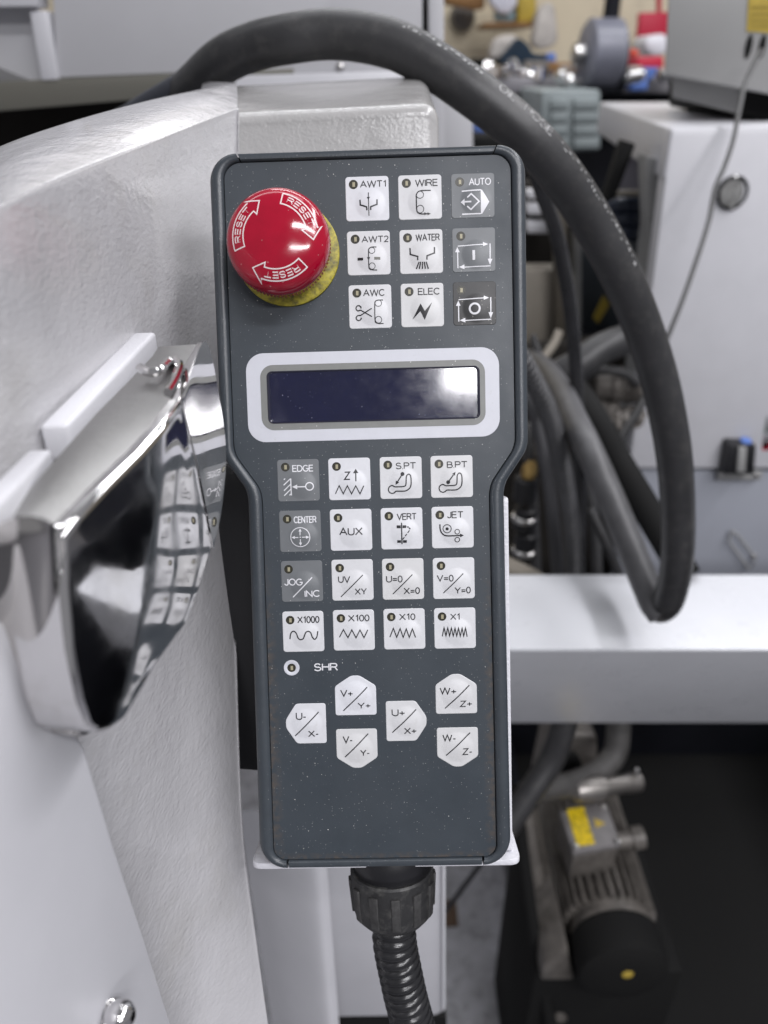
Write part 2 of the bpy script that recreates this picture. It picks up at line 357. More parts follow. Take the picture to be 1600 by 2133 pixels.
GLYPH = {                                             # light sans capitals: width, strokes on a unit cap height
 'A': (.86, [[(0, 0), (.43, 1), (.86, 0)], [(.16, .36), (.70, .36)]]),
 'B': (.66, [[(0, 0), (0, 1), (.36, 1)]+ga(.36, .76, .24, .24, 90, -90)+[(.0, .52)], [(.36, .52)]+ga(.40, .26, .27, .26, 90, -90)+[(0, 0)]]),
 'C': (.80, [ga(.43, .5, .43, .5, 42, 318, 16)]),
 'D': (.76, [[(0, 0), (0, 1), (.30, 1)]+ga(.30, .5, .46, .5, 90, -90, 12)+[(0, 0)]]),
 'E': (.62, [[(.62, 1), (0, 1), (0, 0), (.64, 0)], [(0, .53), (.58, .53)]]),
 'G': (.84, [ga(.43, .5, .43, .5, 45, 330, 16)+[(.84, .46), (.47, .46)]]),
 'H': (.70, [[(0, 0), (0, 1)], [(.70, 0), (.70, 1)], [(0, .53), (.70, .53)]]),
 'I': (.04, [[(.02, 0), (.02, 1)]]),
 'J': (.46, [[(.46, 1), (.46, .25)]+ga(.23, .24, .23, .24, 0, -180)]),
 'L': (.52, [[(0, 1), (0, 0), (.54, 0)]]),
 'N': (.70, [[(0, 0), (0, 1), (.70, 0), (.70, 1)]]),
 'O': (.88, [ga(.44, .5, .44, .5, 90, 450, 22)]),
 'P': (.64, [[(0, 0), (0, 1), (.36, 1)]+ga(.38, .74, .26, .26, 90, -90)+[(0, .48)]]),
 'R': (.72, [[(0, 0), (0, 1), (.40, 1)]+ga(.42, .75, .25, .25, 90, -90)+[(0, .50)], [(.38, .50), (.50, .40), (.72, 0)]]),
 'S': (.68, [ga(.33, .75, .29, .25, 20, 250, 10)[:]+[(.40, .50)]+ga(.34, .26, .33, .26, 70, -165, 10)]),
 'T': (.74, [[(0, 1), (.74, 1)], [(.37, 1), (.37, 0)]]),
 'U': (.70, [[(0, 1), (0, .33)]+ga(.35, .33, .35, .33, 180, 360, 10)+[(.70, 1)]]),
 'V': (.82, [[(0, 1), (.41, 0), (.82, 1)]]),
 'W': (1.18, [[(0, 1), (.28, 0), (.59, 1), (.90, 0), (1.18, 1)]]),
 'X': (.80, [[(0, 0), (.78, 1)], [(.02, 1), (.80, 0)]]),
 'Y': (.80, [[(0, 1), (.40, .45), (.80, 1)], [(.40, .45), (.40, 0)]]),
 'Z': (.70, [[(.04, 1), (.68, 1), (0, 0), (.70, 0)]]),
 '0': (.56, [ga(.28, .5, .28, .5, 90, 450, 20)]),
 '1': (.40, [[(.06, .76), (.30, 1), (.30, 0)]]),
 '2': (.58, [ga(.28, .72, .27, .28, 165, -20, 9)+[(.42, .44), (.02, 0), (.58, 0)]]),
 '+': (.60, [[(0, .42), (.60, .42)], [(.30, .72), (.30, .12)]]),
 '-': (.32, [[(0, .36), (.32, .36)]]),
 '=': (.58, [[(0, .56), (.58, .56)], [(0, .28), (.58, .28)]]),
 '.': (.08, [[(0, .0), (.08, .0)]]),
}

# ---- keys
DOME = .62
def key_mesh(outline, dc, R, h):
    bm = bmesh.new(); N = 64; rings = []
    def cast(a):
        dx, dy = math.cos(a), math.sin(a); best = None
        for i in range(len(outline)):
            (x1, y1), (x2, y2) = outline[i-1], outline[i]; ex, ey = x2-x1, y2-y1; den = dx*ey-dy*ex
            if abs(den) < 1e-12: continue
            t = ((x1-dc[0])*ey-(y1-dc[1])*ex)/den; q = ((x1-dc[0])*dy-(y1-dc[1])*dx)/den
            if t > 0 and -1e-6 <= q <= 1+1e-6 and (best is None or t > best): best = t
        return best
    A = sorted({math.atan2(y-dc[1], x-dc[0]) for x, y in outline} | {2*PI*k/40-PI for k in range(40)})
    A2 = [A[0]]
    for a in A[1:]:
        if a-A2[-1] > 1e-3: A2.append(a)
    A = A2; N = len(A); T = [cast(a) for a in A]
    def ring(f): rings.append([bm.verts.new(p) for p in f])
    for t in (.0, .2, .4, .6, .75, .88, .96, 1.04):
        ring([((dc[0]+math.cos(a)*R*t)*mm, (dc[1]+math.sin(a)*R*t)*mm, (.14+dome_h(R*t, R, h))*mm) for a in A] if t else [(dc[0]*mm, dc[1]*mm, (.14+h)*mm)])
    ring([((dc[0]+math.cos(a)*(l-.16))*mm, (dc[1]+math.sin(a)*(l-.16))*mm, .14*mm) for a, l in zip(A, T)])
    ring([((dc[0]+math.cos(a)*l)*mm, (dc[1]+math.sin(a)*l)*mm, .04*mm) for a, l in zip(A, T)])
    ring([((dc[0]+math.cos(a)*l)*mm, (dc[1]+math.sin(a)*l)*mm, -.3*mm) for a, l in zip(A, T)])
    for k in range(N): bm.faces.new((rings[0][0], rings[1][k], rings[1][(k+1) % N]))
    for a, c in zip(rings[1:], rings[2:]):
        for k in range(N): bm.faces.new((a[k], c[k], c[(k+1) % N], a[(k+1) % N]))
    return bm
def dome_h(r, R, h):
    x = r/R
    return 0 if x >= 1 else h*(1-x*x)**1.25
square = rrect(7.35, 7.35, 1.05, 5)
def rounded(P, r, n=4):
    out = []; m = len(P)
    for i in range(m):
        a, b, c = Vector(P[i-1]), Vector(P[i]), Vector(P[(i+1) % m]); p = b+(a-b).normalized()*r; q = b+(c-b).normalized()*r
        out += qb(tuple(p), tuple(b), tuple(q), n)
    return out
house = rounded([(-7.4, -7.2), (7.4, -7.2), (7.4, 3.5), (1.5, 7.35), (-1.5, 7.35), (-7.4, 3.5)], 1.0)
OUTL = {'sq': square, 'up': house, 'dn': [(-x, -y) for x, y in house], 'rt': [(y, -x) for x, y in house], 'lf': [(-y, x) for x, y in house]}
_kc = {}
def led_bm():
    bm = bmesh.new(); P = [(1.55*math.cos(2*PI*k/24), 1.55*math.sin(2*PI*k/24)) for k in range(24)]
    flat(P, .165, bm); 
    f = bmesh.ops.create_cube(bm, size=1); 
    for v in f['verts']: v.co = Vector(((.12+v.co.x*.85)*mm, (-.05+v.co.y*1.5)*mm, (.2+v.co.z*.14)*mm))
    fs = {q for v in f['verts'] for q in v.link_faces}
    for q in fs: q.material_index = 1
    return bm
LED0 = None
TILT = math.radians(1.45)
def key(px, crop, style, shape, label, led, draw):
    """px: key centre in photo pixels; crop: (cx, cy, px per mm) of the enlargement the drawing was measured in"""
    global LED0
    cx, cy = pl(*px); dc = (1.0, -1.5) if shape == 'sq' else (.2, 0); R = 5.3 if shape == 'sq' else 5.7
    mat_ = {'w': m_key, 'g': m_keygrey, 'd': m_keydark}[style]
    kk = (shape, style)
    if kk in _kc:
        o = _kc[kk].copy(); COL.objects.link(o)
    else:
        o = link('key', key_mesh(OUTL[shape], dc, R, DOME), mat_, None, smooth=25); _kc[kk] = o
    o.parent = pend; o.location = (cx*mm, cy*mm, 0)
    o['label'] = label
    h = lambda x, y: .14+dome_h(math.hypot(x-dc[0], y-dc[1]), R, DOME)
    a, b, s = crop; ct, st = math.cos(-TILT), math.sin(-TILT)
    def k2(p): x, y = (p[0]-a)/s, (b-p[1])/s; return (x*ct-y*st, x*st+y*ct)
    P = Print(h); P.k2 = k2; P.s = s
    draw(P)
    P.done('lettering', [m_inkw if style != 'w' else m_ink, m_inkfaint], o)
    if led:
        lx, ly = k2(led)
        if LED0 is None: LED0 = l = link('led', led_bm(), [m_led, m_chip], None, smooth=20)
        else: l = LED0.copy(); COL.objects.link(l)
        l.parent = o; l.location = (lx*mm, ly*mm, 0)
    return o
# drawing commands measured in enlargement pixels
def D(*cmds):
    def go(P):
        k = P.k2; s = P.s
        for c in cmds:
            if c[0] == 'L': P.stroke([k(p) for p in c[1]], c[2]*1.28/s)
            elif c[0] == 'C': P.stroke([k(p) for p in c[1]], c[2]/s, True)
            elif c[0] == 'S': P.stroke([tuple(q)[:2] for q in catmull([Vector((*k(p), 0)) for p in c[1]], 5)], c[2]*1.28/s, len(c) > 3 and c[3], 9)
            elif c[0] == 'P': P.poly([k(p) for p in c[1]])
            elif c[0] == 'F': P.mi = 1; P.poly([k(p) for p in c[1]]); P.mi = 0
            elif c[0] == 'O': P.ring(k(c[1]), c[2]/s, c[3]/s)
            elif c[0] == 'B': P.disc(k(c[1]), c[2]/s)
            elif c[0] == 'T':
                _, t, x0, x1, y0, y1 = c
                (X0, Y0), (X1, _) = k((x0, (y0+y1)/2)), k((x1, (y0+y1)/2)); m_ = (Y0+k((x1, (y0+y1)/2))[1])/2; hh = (y1-y0)/2/s
                P.text(t, X0, X1, m_-hh, m_+hh)
    return go
def R4(x0, y0, x1, y1): return [(x0, y0), (x1, y0), (x1, y1), (x0, y1)]
A_ = 27.0
def loop(dx, dy):
    q = lambda *P: [(x+dx, y+dy) for x, y in P]
    return [('L', q((1128, 680), (1392, 664)), 7), ('P', q((1358, 643), (1360, 684), (1408, 663))), ('L', q((1425, 657), (1427, 815)), 8), ('P', q((1404, 795), (1448, 795), (1427, 850))),
            ('L', q((1432, 859), (1170, 871)), 7), ('P', q((1190, 846), (1192, 889), (1140, 869))), ('L', q((1131, 880), (1126, 715)), 8), ('P', q((1103, 736), (1146, 736), (1124, 688)))]
key((765.2, 414), (290, 240, A_), 'w', 'sq', 'white key marked AWT1 above a wire entering a funnel', (162, 113), D(('T', 'AWT1', 222, 468, 78, 140),
    ('L', [(300, 187), (306, 395)], 6), ('P', [(285, 230), (316, 228), (301, 254)]), ('L', [(223, 252), (226, 298), (285, 318), (287, 347)], 10), ('L', [(380, 250), (380, 295), (322, 317), (322, 345)], 10)))
key((875, 410.8), (778, 226, A_), 'w', 'sq', 'white key marked WIRE with a wire round two rollers', (652, 102), D(('T', 'WIRE', 732, 942, 66, 130), ('O', (777, 208), 33, 6), ('O', (780, 336), 33, 6),
    ('S', [(877, 167), (800, 170), (765, 178), (745, 205), (744, 240), (747, 330), (756, 362), (785, 377), (830, 377), (850, 376)], 8), ('P', [(818, 364), (818, 389), (846, 377)]), ('P', [(848, 364), (848, 389), (878, 376)])))
key((985, 407.5), (1267, 211, A_), 'g', 'sq', 'grey key marked AUTO with an arrow in a tag outline', (1145, 90), D(('T', 'AUTO', 1228, 1432, 55, 120), ('L', [(1165, 173), (1340, 163)], 9), ('L', [(1170, 378), (1342, 373)], 9),
    ('P', [(1336, 160), (1349, 162), (1418, 268), (1354, 375), (1342, 376)]), ('P', R4(1190, 262, 1252, 276)), ('P', [(1156, 272), (1190, 240), (1192, 304)]), ('L', [(1215, 232), (1250, 199), (1323, 268), (1250, 338), (1215, 308)], 10)))
key((768.2, 527.2), (303, 743, A_), 'w', 'sq', 'white key marked AWT2 with a roller between two blocks', (178, 618), D(('T', 'AWT2', 236, 488, 588, 648), ('O', (332, 722), 28, 6), ('O', (335, 863), 28, 6),
    ('S', [(375, 691), (335, 691), (308, 705), (302, 735), (304, 860), (312, 888), (340, 897), (381, 898)], 7), ('P', [(288, 784), (317, 784), (303, 814)]), ('P', R4(200, 787, 252, 812)), ('F', R4(355, 782, 410, 806))))
key((877.5, 524.2), (789, 730, A_), 'w', 'sq', 'white key marked WATER with a spraying nozzle', (662, 606), D(('T', 'WATER', 736, 960, 570, 634), ('L', [(685, 697), (688, 756), (757, 777), (757, 810)], 10), ('L', [(911, 690), (911, 745), (842, 772), (842, 806)], 10),
    *[('L', [(x, 825), (y, 887)], 9) for x, y in ((770, 745), (785, 772), (802, 800), (818, 828), (835, 856))]))
key((987, 520.6), (1276, 714, A_), 'g', 'sq', 'grey start key with a bar inside a loop of arrows', (1155, 590), D(*loop(0, 0), ('L', [(1273, 720), (1276, 808)], 19)))
key((771.3, 638.8), (317, 1239, A_), 'w', 'sq', 'white key marked AWC with scissors beside two rollers', (193, 1115), D(('T', 'AWC', 250, 455, 1080, 1144), ('L', [(332, 1257), (225, 1322)], 8), ('L', [(333, 1333), (225, 1270)], 8),
    ('S', [(228, 1272), (200, 1277), (185, 1258), (192, 1236), (212, 1230), (230, 1243), (231, 1256)], 9), ('S', [(228, 1320), (200, 1322), (186, 1342), (196, 1362), (216, 1366), (232, 1352), (231, 1340)], 9),
    ('O', (393, 1209), 30, 6), ('O', (395, 1360), 30, 6), ('S', [(437, 1179), (395, 1180), (367, 1190), (360, 1220), (362, 1355), (370, 1385), (400, 1394), (442, 1394)], 7)))
key((879.8, 635.6), (799, 1225, A_), 'w', 'sq', 'white key marked ELEC with a lightning bolt', (676, 1102), D(('T', 'ELEC', 757, 963, 1068, 1132), ('P', [(708, 1358), (782, 1212), (822, 1281), (890, 1200), (822, 1361), (781, 1284)])))
key((988.7, 632), (1283, 1209, A_), 'd', 'sq', 'dark key with a ring inside a loop of arrows', (1157, 1088), D(*loop(7, 495), ('O', (1283, 1258), 46, 18)))
B_ = 21.7
def zig(xs, y0, y1, wd): return ('L', [(x, y1 if i % 2 else y0) for i, x in enumerate(xs)], wd)
def blade(dx, dy): return ('S', [(x+dx, y+dy) for x, y in [(915, 272), (950, 271), (982, 269), (999, 258), (1002, 225), (1004, 192), (1020, 175), (1036, 190), (1040, 245), (1030, 280), (1000, 302), (960, 305), (925, 306), (912, 318), (893, 322), (874, 312), (867, 292), (875, 272), (895, 262)]] + [(915+dx, 272+dy)], 7)
key((621.7, 1000.6), (189, 223, B_), 'g', 'sq', 'grey key marked EDGE with a ring and arrow at a hatched wall', (90, 122), D(('T', 'EDGE', 143, 305, 105, 157), ('L', [(131, 208), (135, 338)], 7), ('L', [(78, 218), (88, 209)], 6), ('L', [(76, 260), (128, 211)], 6), ('L', [(78, 302), (130, 252)], 6), ('L', [(80, 340), (131, 290)], 6), ('L', [(120, 337), (134, 324)], 6),
    ('L', [(170, 272), (246, 270)], 7), ('P', [(141, 272), (181, 254), (182, 291)]), ('O', (275, 268), 29, 8)))
key((728.2, 997.7), (576, 212, B_), 'w', 'sq', 'white key marked Z with an up arrow above a zigzag', (477, 117), D(('T', 'Z', 533, 584, 155, 219), ('L', [(625, 229), (624, 160)], 7), ('P', [(603, 168), (644, 166), (623, 134)]), zig([468, 497, 528, 560, 592, 624, 656, 685], 325, 263, 6)))
key((835.2, 995.1), (962, 203, B_), 'w', 'sq', 'white key marked S.PT with an arrow down from a dot', (862, 106), D(('T', 'S.PT', 921, 1078, 86, 137), ('B', (974, 174), 15), ('L', [(970, 180), (937, 232)], 7), ('P', [(921, 257), (924, 224), (949, 239)]), blade(0, 0)))
key((941, 992.7), (1348, 194, B_), 'w', 'sq', 'white key marked B.PT with an arrow up from a dot', (1250, 98), D(('T', 'B.PT', 1310, 1467, 77, 128), ('B', (1321, 236), 15), ('L', [(1325, 230), (1360, 180)], 7), ('P', [(1376, 157), (1351, 172), (1372, 186)]), blade(386, -9)))
key((625.6, 1106.4), (201, 605, B_), 'g', 'sq', 'grey key marked CENTER with four arrows in a circle', (101, 512), D(('T', 'CENTER', 151, 327, 489, 542), ('O', (202, 650), 74, 6), ('B', (202, 650), 5), ('L', [(201, 636), (201, 604)], 5), ('P', [(190, 606), (213, 606), (201, 583)]), ('L', [(203, 665), (204, 692)], 5), ('P', [(192, 692), (216, 692), (204, 717)]),
    ('L', [(188, 652), (158, 653)], 5), ('P', [(160, 640), (160, 665), (134, 653)]), ('L', [(216, 650), (247, 649)], 5), ('P', [(246, 637), (247, 662), (273, 649)])))
key((731.3, 1103.6), (587, 595, B_), 'w', 'sq', 'white key marked AUX', (488, 503), D(('T', 'AUX', 496, 678, 576, 637)))
key((837, 1100.8), (971, 588, B_), 'w', 'sq', 'white key marked VERT with a dashed line beside a wire', (872, 493), D(('T', 'VERT', 932, 1085, 470, 522), ('L', [(969, 543), (973, 708)], 7), ('P', R4(932, 563, 963, 585)), ('P', [(977, 562), (1003, 562), (1008, 572), (1003, 583), (977, 583)]), ('P', R4(937, 677, 965, 698)), ('P', R4(981, 676, 1010, 697)),
    ('L', [(1012, 573), (1024, 577)], 8), ('L', [(1027, 580), (1036, 592)], 8), ('L', [(1030, 601), (1016, 620)], 6), ('L', [(1010, 628), (997, 645)], 6), ('L', [(991, 653), (978, 671)], 6)))
key((942.8, 1098.3), (1355, 580, B_), 'w', 'sq', 'white key marked JET with a roller and nozzle arrow', (1257, 485), D(('T', 'JET', 1313, 1438, 457, 510), ('S', [(1258, 557), (1260, 590), (1270, 620), (1292, 640), (1320, 645), (1370, 643), (1415, 641)], 8), ('P', [(1442, 641), (1411, 627), (1413, 656)]), ('O', (1313, 590), 31, 6), ('B', (1313, 591), 12), ('O', (1390, 612), 18, 6), ('O', (1391, 674), 18, 6)))
C_ = 14.76
key((629.2, 1210.6), (373, 201.5, C_), 'g', 'sq', 'grey key marked JOG over INC', (303, 138), D(('T', 'JOG', 280, 378, 187, 224), ('L', [(427, 180), (325, 287)], 4), ('T', 'INC', 386, 468, 248, 285)))
for px, c, led, a, sl, b in (((734.4, 1208), (636, 195), (569, 132), ('UV', 560, 625, 173, 210), ((690, 168), (575, 285)), ('XY', 648, 712, 237, 273)),
        ((839.6, 1206), (899, 190), (831, 126), ('U=0', 810, 897, 171, 208), ((948, 165), (846, 270)), ('X=0', 902, 988, 233, 270)),
        ((945.2, 1204.4), (1163, 186), (1096, 120), ('V=0', 1074, 1162, 167, 203), ((1212, 160), (1109, 265)), ('Y=0', 1167, 1253, 230, 267))):
    key(px, (*c, C_), 'w', 'sq', 'white key marked %s over %s with a slash' % (a[0], b[0]), led, D(('T', *a), ('L', list(sl), 4.2), ('T', *b)))
key((632, 1315.3), (380, 463, C_), 'w', 'sq', 'white key marked X1000 above a rounded wave', (311, 402), D(('T', 'X1000', 348, 466, 380, 418), ('S', [(309, 504), (312, 480), (320, 465), (333, 462), (345, 475), (352, 495), (365, 505), (380, 499), (388, 480), (395, 465), (408, 460), (420, 468), (428, 490), (440, 503), (452, 490), (457, 460)], 5)))
key((737.2, 1312.4), (643, 456, C_), 'w', 'sq', 'white key marked X100 above a wide zigzag', (575, 393), D(('T', 'X100', 612, 726, 373, 410), zig([567, 588, 612, 633, 655, 676, 697, 717], 495, 453, 4.5)))
key((842.4, 1310), (906, 450, C_), 'w', 'sq', 'white key marked X10 above a narrow zigzag', (837, 386), D(('T', 'X10', 878, 964, 367, 403), zig([830, 848, 866, 884, 900, 916, 932, 948, 965], 494, 446, 4.5)))
key((947.7, 1308.4), (1169, 446, C_), 'w', 'sq', 'white key marked X1 above a dense zigzag', (1101, 384), D(('T', 'X1', 1143, 1197, 367, 402), zig([1103, 1112, 1122, 1131, 1141, 1150, 1160, 1169, 1178, 1187, 1197, 1206, 1215, 1224, 1233], 490, 440, 4.2)))
for px, c, shp, a, sl, b in (((638, 1507), (395, 942), 'lf', ('U-', 340, 397, 880, 920), ((462, 878), (336, 1010)), ('X-', 405, 462, 977, 1015)),
        ((740.8, 1448.8), (652, 797), 'up', ('V+', 570, 640, 763, 802), ((714, 750), (587, 880)), ('Y+', 663, 733, 832, 868)),
        ((743.6, 1558.4), (659, 1071), 'dn', ('V-', 583, 637, 1003, 1043), ((720, 990), (595, 1120)), ('Y-', 677, 728, 1075, 1112)),
        ((846, 1501.6), (915, 929), 'rt', ('U+', 838, 910, 863, 902), ((968, 865), (842, 993)), ('X+', 904, 972, 962, 1000)),
        ((950.4, 1445.6), (1176, 789), 'up', ('W+', 1088, 1178, 752, 790), ((1245, 740), (1117, 867)), ('Z+', 1195, 1262, 822, 858)),
        ((953.2, 1555.6), (1183, 1064), 'dn', ('W-', 1102, 1174, 995, 1033), ((1249, 985), (1122, 1111)), ('Z-', 1208, 1262, 1068, 1106))):
    key(px, (*c, C_), 'w', shp, 'white pointed jog key marked %s over %s' % (a[0], b[0]), None, D(('T', *a), ('L', list(sl), 4.6), ('T', *b)))

# ---- SHR lamp and its lettering
x, y = pl(607.5, 1391)
r_ = link('indicator_ring', lathe([(1.5*mm, .05*mm), (1.7*mm, .16*mm), (2.75*mm, .16*mm), (2.85*mm, .02*mm)], (x*mm, y*mm, 0), (0, 0, 1), 32, caps=False), m_surround, pend)
l = LED0.copy(); COL.objects.link(l); l.parent = r_; l.location = (x*mm, y*mm, -.06*mm)
P = Print(z=.04); (tx0, ty), (tx1, ty2) = pl(654, 1390), pl(704, 1389)
P.text('SHR', tx0, tx1, (ty+ty2)/2-1.45, (ty+ty2)/2+1.45); P.done('lettering', m_inkw, pend)

# ---- display
def ring_bm(po, pi_, prof):                           # prof: list of (t, z) from outer to inner outline
    bm = bmesh.new(); R_ = []
    for t, z in prof: R_.append([bm.verts.new(((a[0]+(b[0]-a[0])*t)*mm, (a[1]+(b[1]-a[1])*t)*mm, z*mm)) for a, b in zip(po, pi_)])
    n = len(po)
    for a, c in zip(R_, R_[1:]):
        for k in range(n): bm.faces.new((a[k], a[(k+1) % n], c[(k+1) % n], c[k]))
    return bm
lc = (0, 29.0)
o1 = rrect(44.0, 15.4, 6.2, 8, lc); o2 = rrect(39.1, 11.3, 4.4, 8, lc); o3 = rrect(36.9, 8.95, 1.8, 8, (0.2, 29.05))
scr = pp('screen', bmesh.new(), m_lcd)
bm = bmesh.new(); flat(rrect(36.8, 8.9, 1.7, 8, (.2, 29.05)), .06, bm); bm.to_mesh(scr.data); bm.free()
pp('screen_surround', ring_bm(o1, o2, [(0, .0), (.02, .1), (1, .1)]), m_surround)
fr = pp('screen_frame', ring_bm(o2, o3, [(0, .1), (.02, .2), (1, .2)]), m_bezel)
link('window_lip', ring_bm(rrect(37.05, 9.1, 1.9, 8, (.2, 29.05)), rrect(36.1, 8.5, 1.4, 8, (.2, 29.05)), [(0, .205), (.25, .42), (.6, .40), (1, .07)]), M('lip_gloss', (.02, .02, .035), .12, coat=.5), fr)
# ---- emergency stop
ex, ey = -27.86, 77.75
E0 = (ex*mm, ey*mm, 0); Z = (0, 0, 1)
pp('yellow_disc', lathe([(17.6*mm, 0), (17.8*mm, .4*mm), (17.7*mm, 1.3*mm), (17.2*mm, 1.6*mm), (11*mm, 1.8*mm), (10.5*mm, 9*mm)], E0, Z, 64), m_yellow)
prof = [(11, 9.0), (15.2, 9.2), (16.0, 10.2), (16.5, 12.6), (16.75, 15), (16.6, 17), (16.0, 18.9), (14.9, 20.5), (13.2, 21.7), (10.5, 22.7), (7, 23.4), (3.5, 23.8), (0.01, 23.9)]
E1 = E0; E0 = (E0[0]-.9*mm, E0[1], 0)
cprof = [tuple(v)[:2] for v in catmull([Vector((*p, 0)) for p in prof[3:]], 4)]
eb = pp('stop_button', lathe([(r*mm, h*mm) for r, h in prof[:3]+cprof], E0, Z, 80), m_red, smooth=60)
bm = bmesh.new()
for k in range(84):
    a = 2*PI*k/84; c, s = math.cos(a), math.sin(a); q = Matrix.Translation(E0) @ Matrix.Rotation(a, 4, 'Z')
    f = bmesh.ops.create_cone(bm, cap_ends=True, segments=6, radius1=.42*mm, radius2=.3*mm, depth=2.6*mm, matrix=q @ Matrix.Translation((16.25*mm, 0, 11.6*mm)))
link('knurling', bm, m_red, eb, kind='stuff')
def dome_z(r):
    for (r0, h0), (r1, h1) in zip(cprof[::-1], cprof[::-1][1:]):
        if r0 <= r <= r1: return h0+(h1-h0)*(r-r0)/(r1-r0+1e-9)
    return 15
P = Print(h=lambda x, y: dome_z(math.hypot(x, y)), z=.035)
for tail in (196.5, 78, -44.5):
    pol = lambda r, a: (r*math.cos(math.radians(tail+a)), r*math.sin(math.radians(tail+a)))
    ro, ri, bo, bi, sw, tip = 13.6, 10.1, 14.9, 8.7, -67, -84
    pts = [pol(ro, sw*k/16) for k in range(17)] + [pol(bo, sw+1), pol((ro+ri)/2+.2, tip), pol(bi, sw-1)] + [pol(ri, sw*k/16) for k in range(16, -1, -1)]
    P.stroke(pts, .36, True, .8)
    def fn(x, y):                                     # x: degrees along the arrow, y: radius
        p = pol(y, -x); return Vector((p[0]*mm, p[1]*mm, (dome_z(y)+.05)*mm))
    P.text('RESET', 9, 64, 10.9, 12.9, fn, .17)
o = P.done('reset_print', M('reset_ink', (.78, .70, .70), .4), eb); o.location = E0
# ---- cable gland under the case
m_rib = M('worn_rib', (.055, .054, .054), .5, var=(400, .5), bump=[(900, .0001, 3)])
gz = -17.0; G0 = (1.8*mm, -142*mm, gz*mm); GD = (0.02, -1, -.04)
gl = pp('cable_gland', lathe([(r*mm, h*mm) for r, h in [(13.5, 0), (14.6, .4), (15.2, 2.5), (15.2, 7), (14.6, 8), (14.6, 10.5), (13, 11)]], G0, GD, 48), m_black)
gn = pp('gland_nut', lathe([(r*mm, h*mm) for r, h in [(12, 9.5), (15.6, 9.8), (16.2, 10.6), (16.3, 20), (16.0, 24.5), (15.0, 28), (12.8, 30.6), (10.2, 31.6), (9.2, 31.2)]], G0, GD, 64), m_nut)
ax = Vector(GD).normalized(); n0 = ax.orthogonal().normalized(); b0 = ax.cross(n0)
for k in range(12):
    a = 2*PI*(k+.35)/12; rd = n0*math.cos(a)+b0*math.sin(a); tg = ax.cross(rd)
    c0 = Vector(G0)+ax*13.5*mm+rd*16.0*mm
    bmr = prism([c0-tg*1.9*mm, c0+tg*1.9*mm, c0+tg*1.6*mm+rd*1.1*mm, c0-tg*1.6*mm+rd*1.1*mm], ax*13.2*mm-rd*.9*mm, .3*mm)
    link('grip_rib', bmr, m_rib, gn)

# ------------------------------------------------------------------ what holds the pendant, and its cable
def PL(x, y, z): return PM @ Vector((x*mm, y*mm, z*mm))
def pdir(x, y, z): return (PM.to_3x3() @ Vector((x, y, z)))
hold = thing('pendant_holder', 'white powder coated sheet metal bracket with a bottom shelf carrying the control pendant', 'bracket', PL(0, -140, -30))
sh = rounded([(-50.5, -5), (50.5, -5), (50.5, -38), (-50.5, -38)], 4.5, 5)
part('shelf', prism([PL(x, -143.3, z) for x, z in sh], pdir(0, -2.4*mm, 0), .5*mm), m_whitetex, hold)
part('side_cheek', prism([PL(45.7, y, z) for y, z in rounded([(-8.5, -9.5), (-132, -9.5), (-143, -9.5), (-143, -40), (-8.5, -40)], 2.0, 4)], pdir(2.3*mm, 0, 0), .35*mm), m_whitetex, hold)
part('shade_plate', prism([PL(x, y, -36) for x, y in ((-70, 6), (47.4, 6), (47.4, -143), (-49, -143), (-49, -121), (-70, -119))], pdir(0, 0, -3*mm), .4*mm), m_black, hold)  # black plate added to stand for the shadow between casting and pendant

g1 = PM @ (Vector(G0)+ax*30*mm)
cpath = resample(catmull([g1, PL(2.4, -183, -17.5), PL(4.2, -196, -18.5), PL(7, -212, -20), PL(11.5, -232, -24), PL(18, -256, -30)], 24), .0005)
def corr(p0, per, lo, hi, st=.0005):
    def f(i):
        x = (i*st/per) % 1; return lo+(hi-lo)*(math.sin(PI*x)**.7)
    return f
cable = link('pendant_conduit', tube(cpath, corr(0, .0036, .0077, .0088), 28), m_conduit, smooth=50)
tag(cable, 'glossy black corrugated conduit hanging from the gland under the control pendant', 'conduit')

# ------------------------------------------------------------------ the machine arm casting at the left
cast = thing('machine_casting', 'big pale grey machine arm casting with leathery paint and rounded glinting top edge', 'machine arm', W(430, 700, .33))
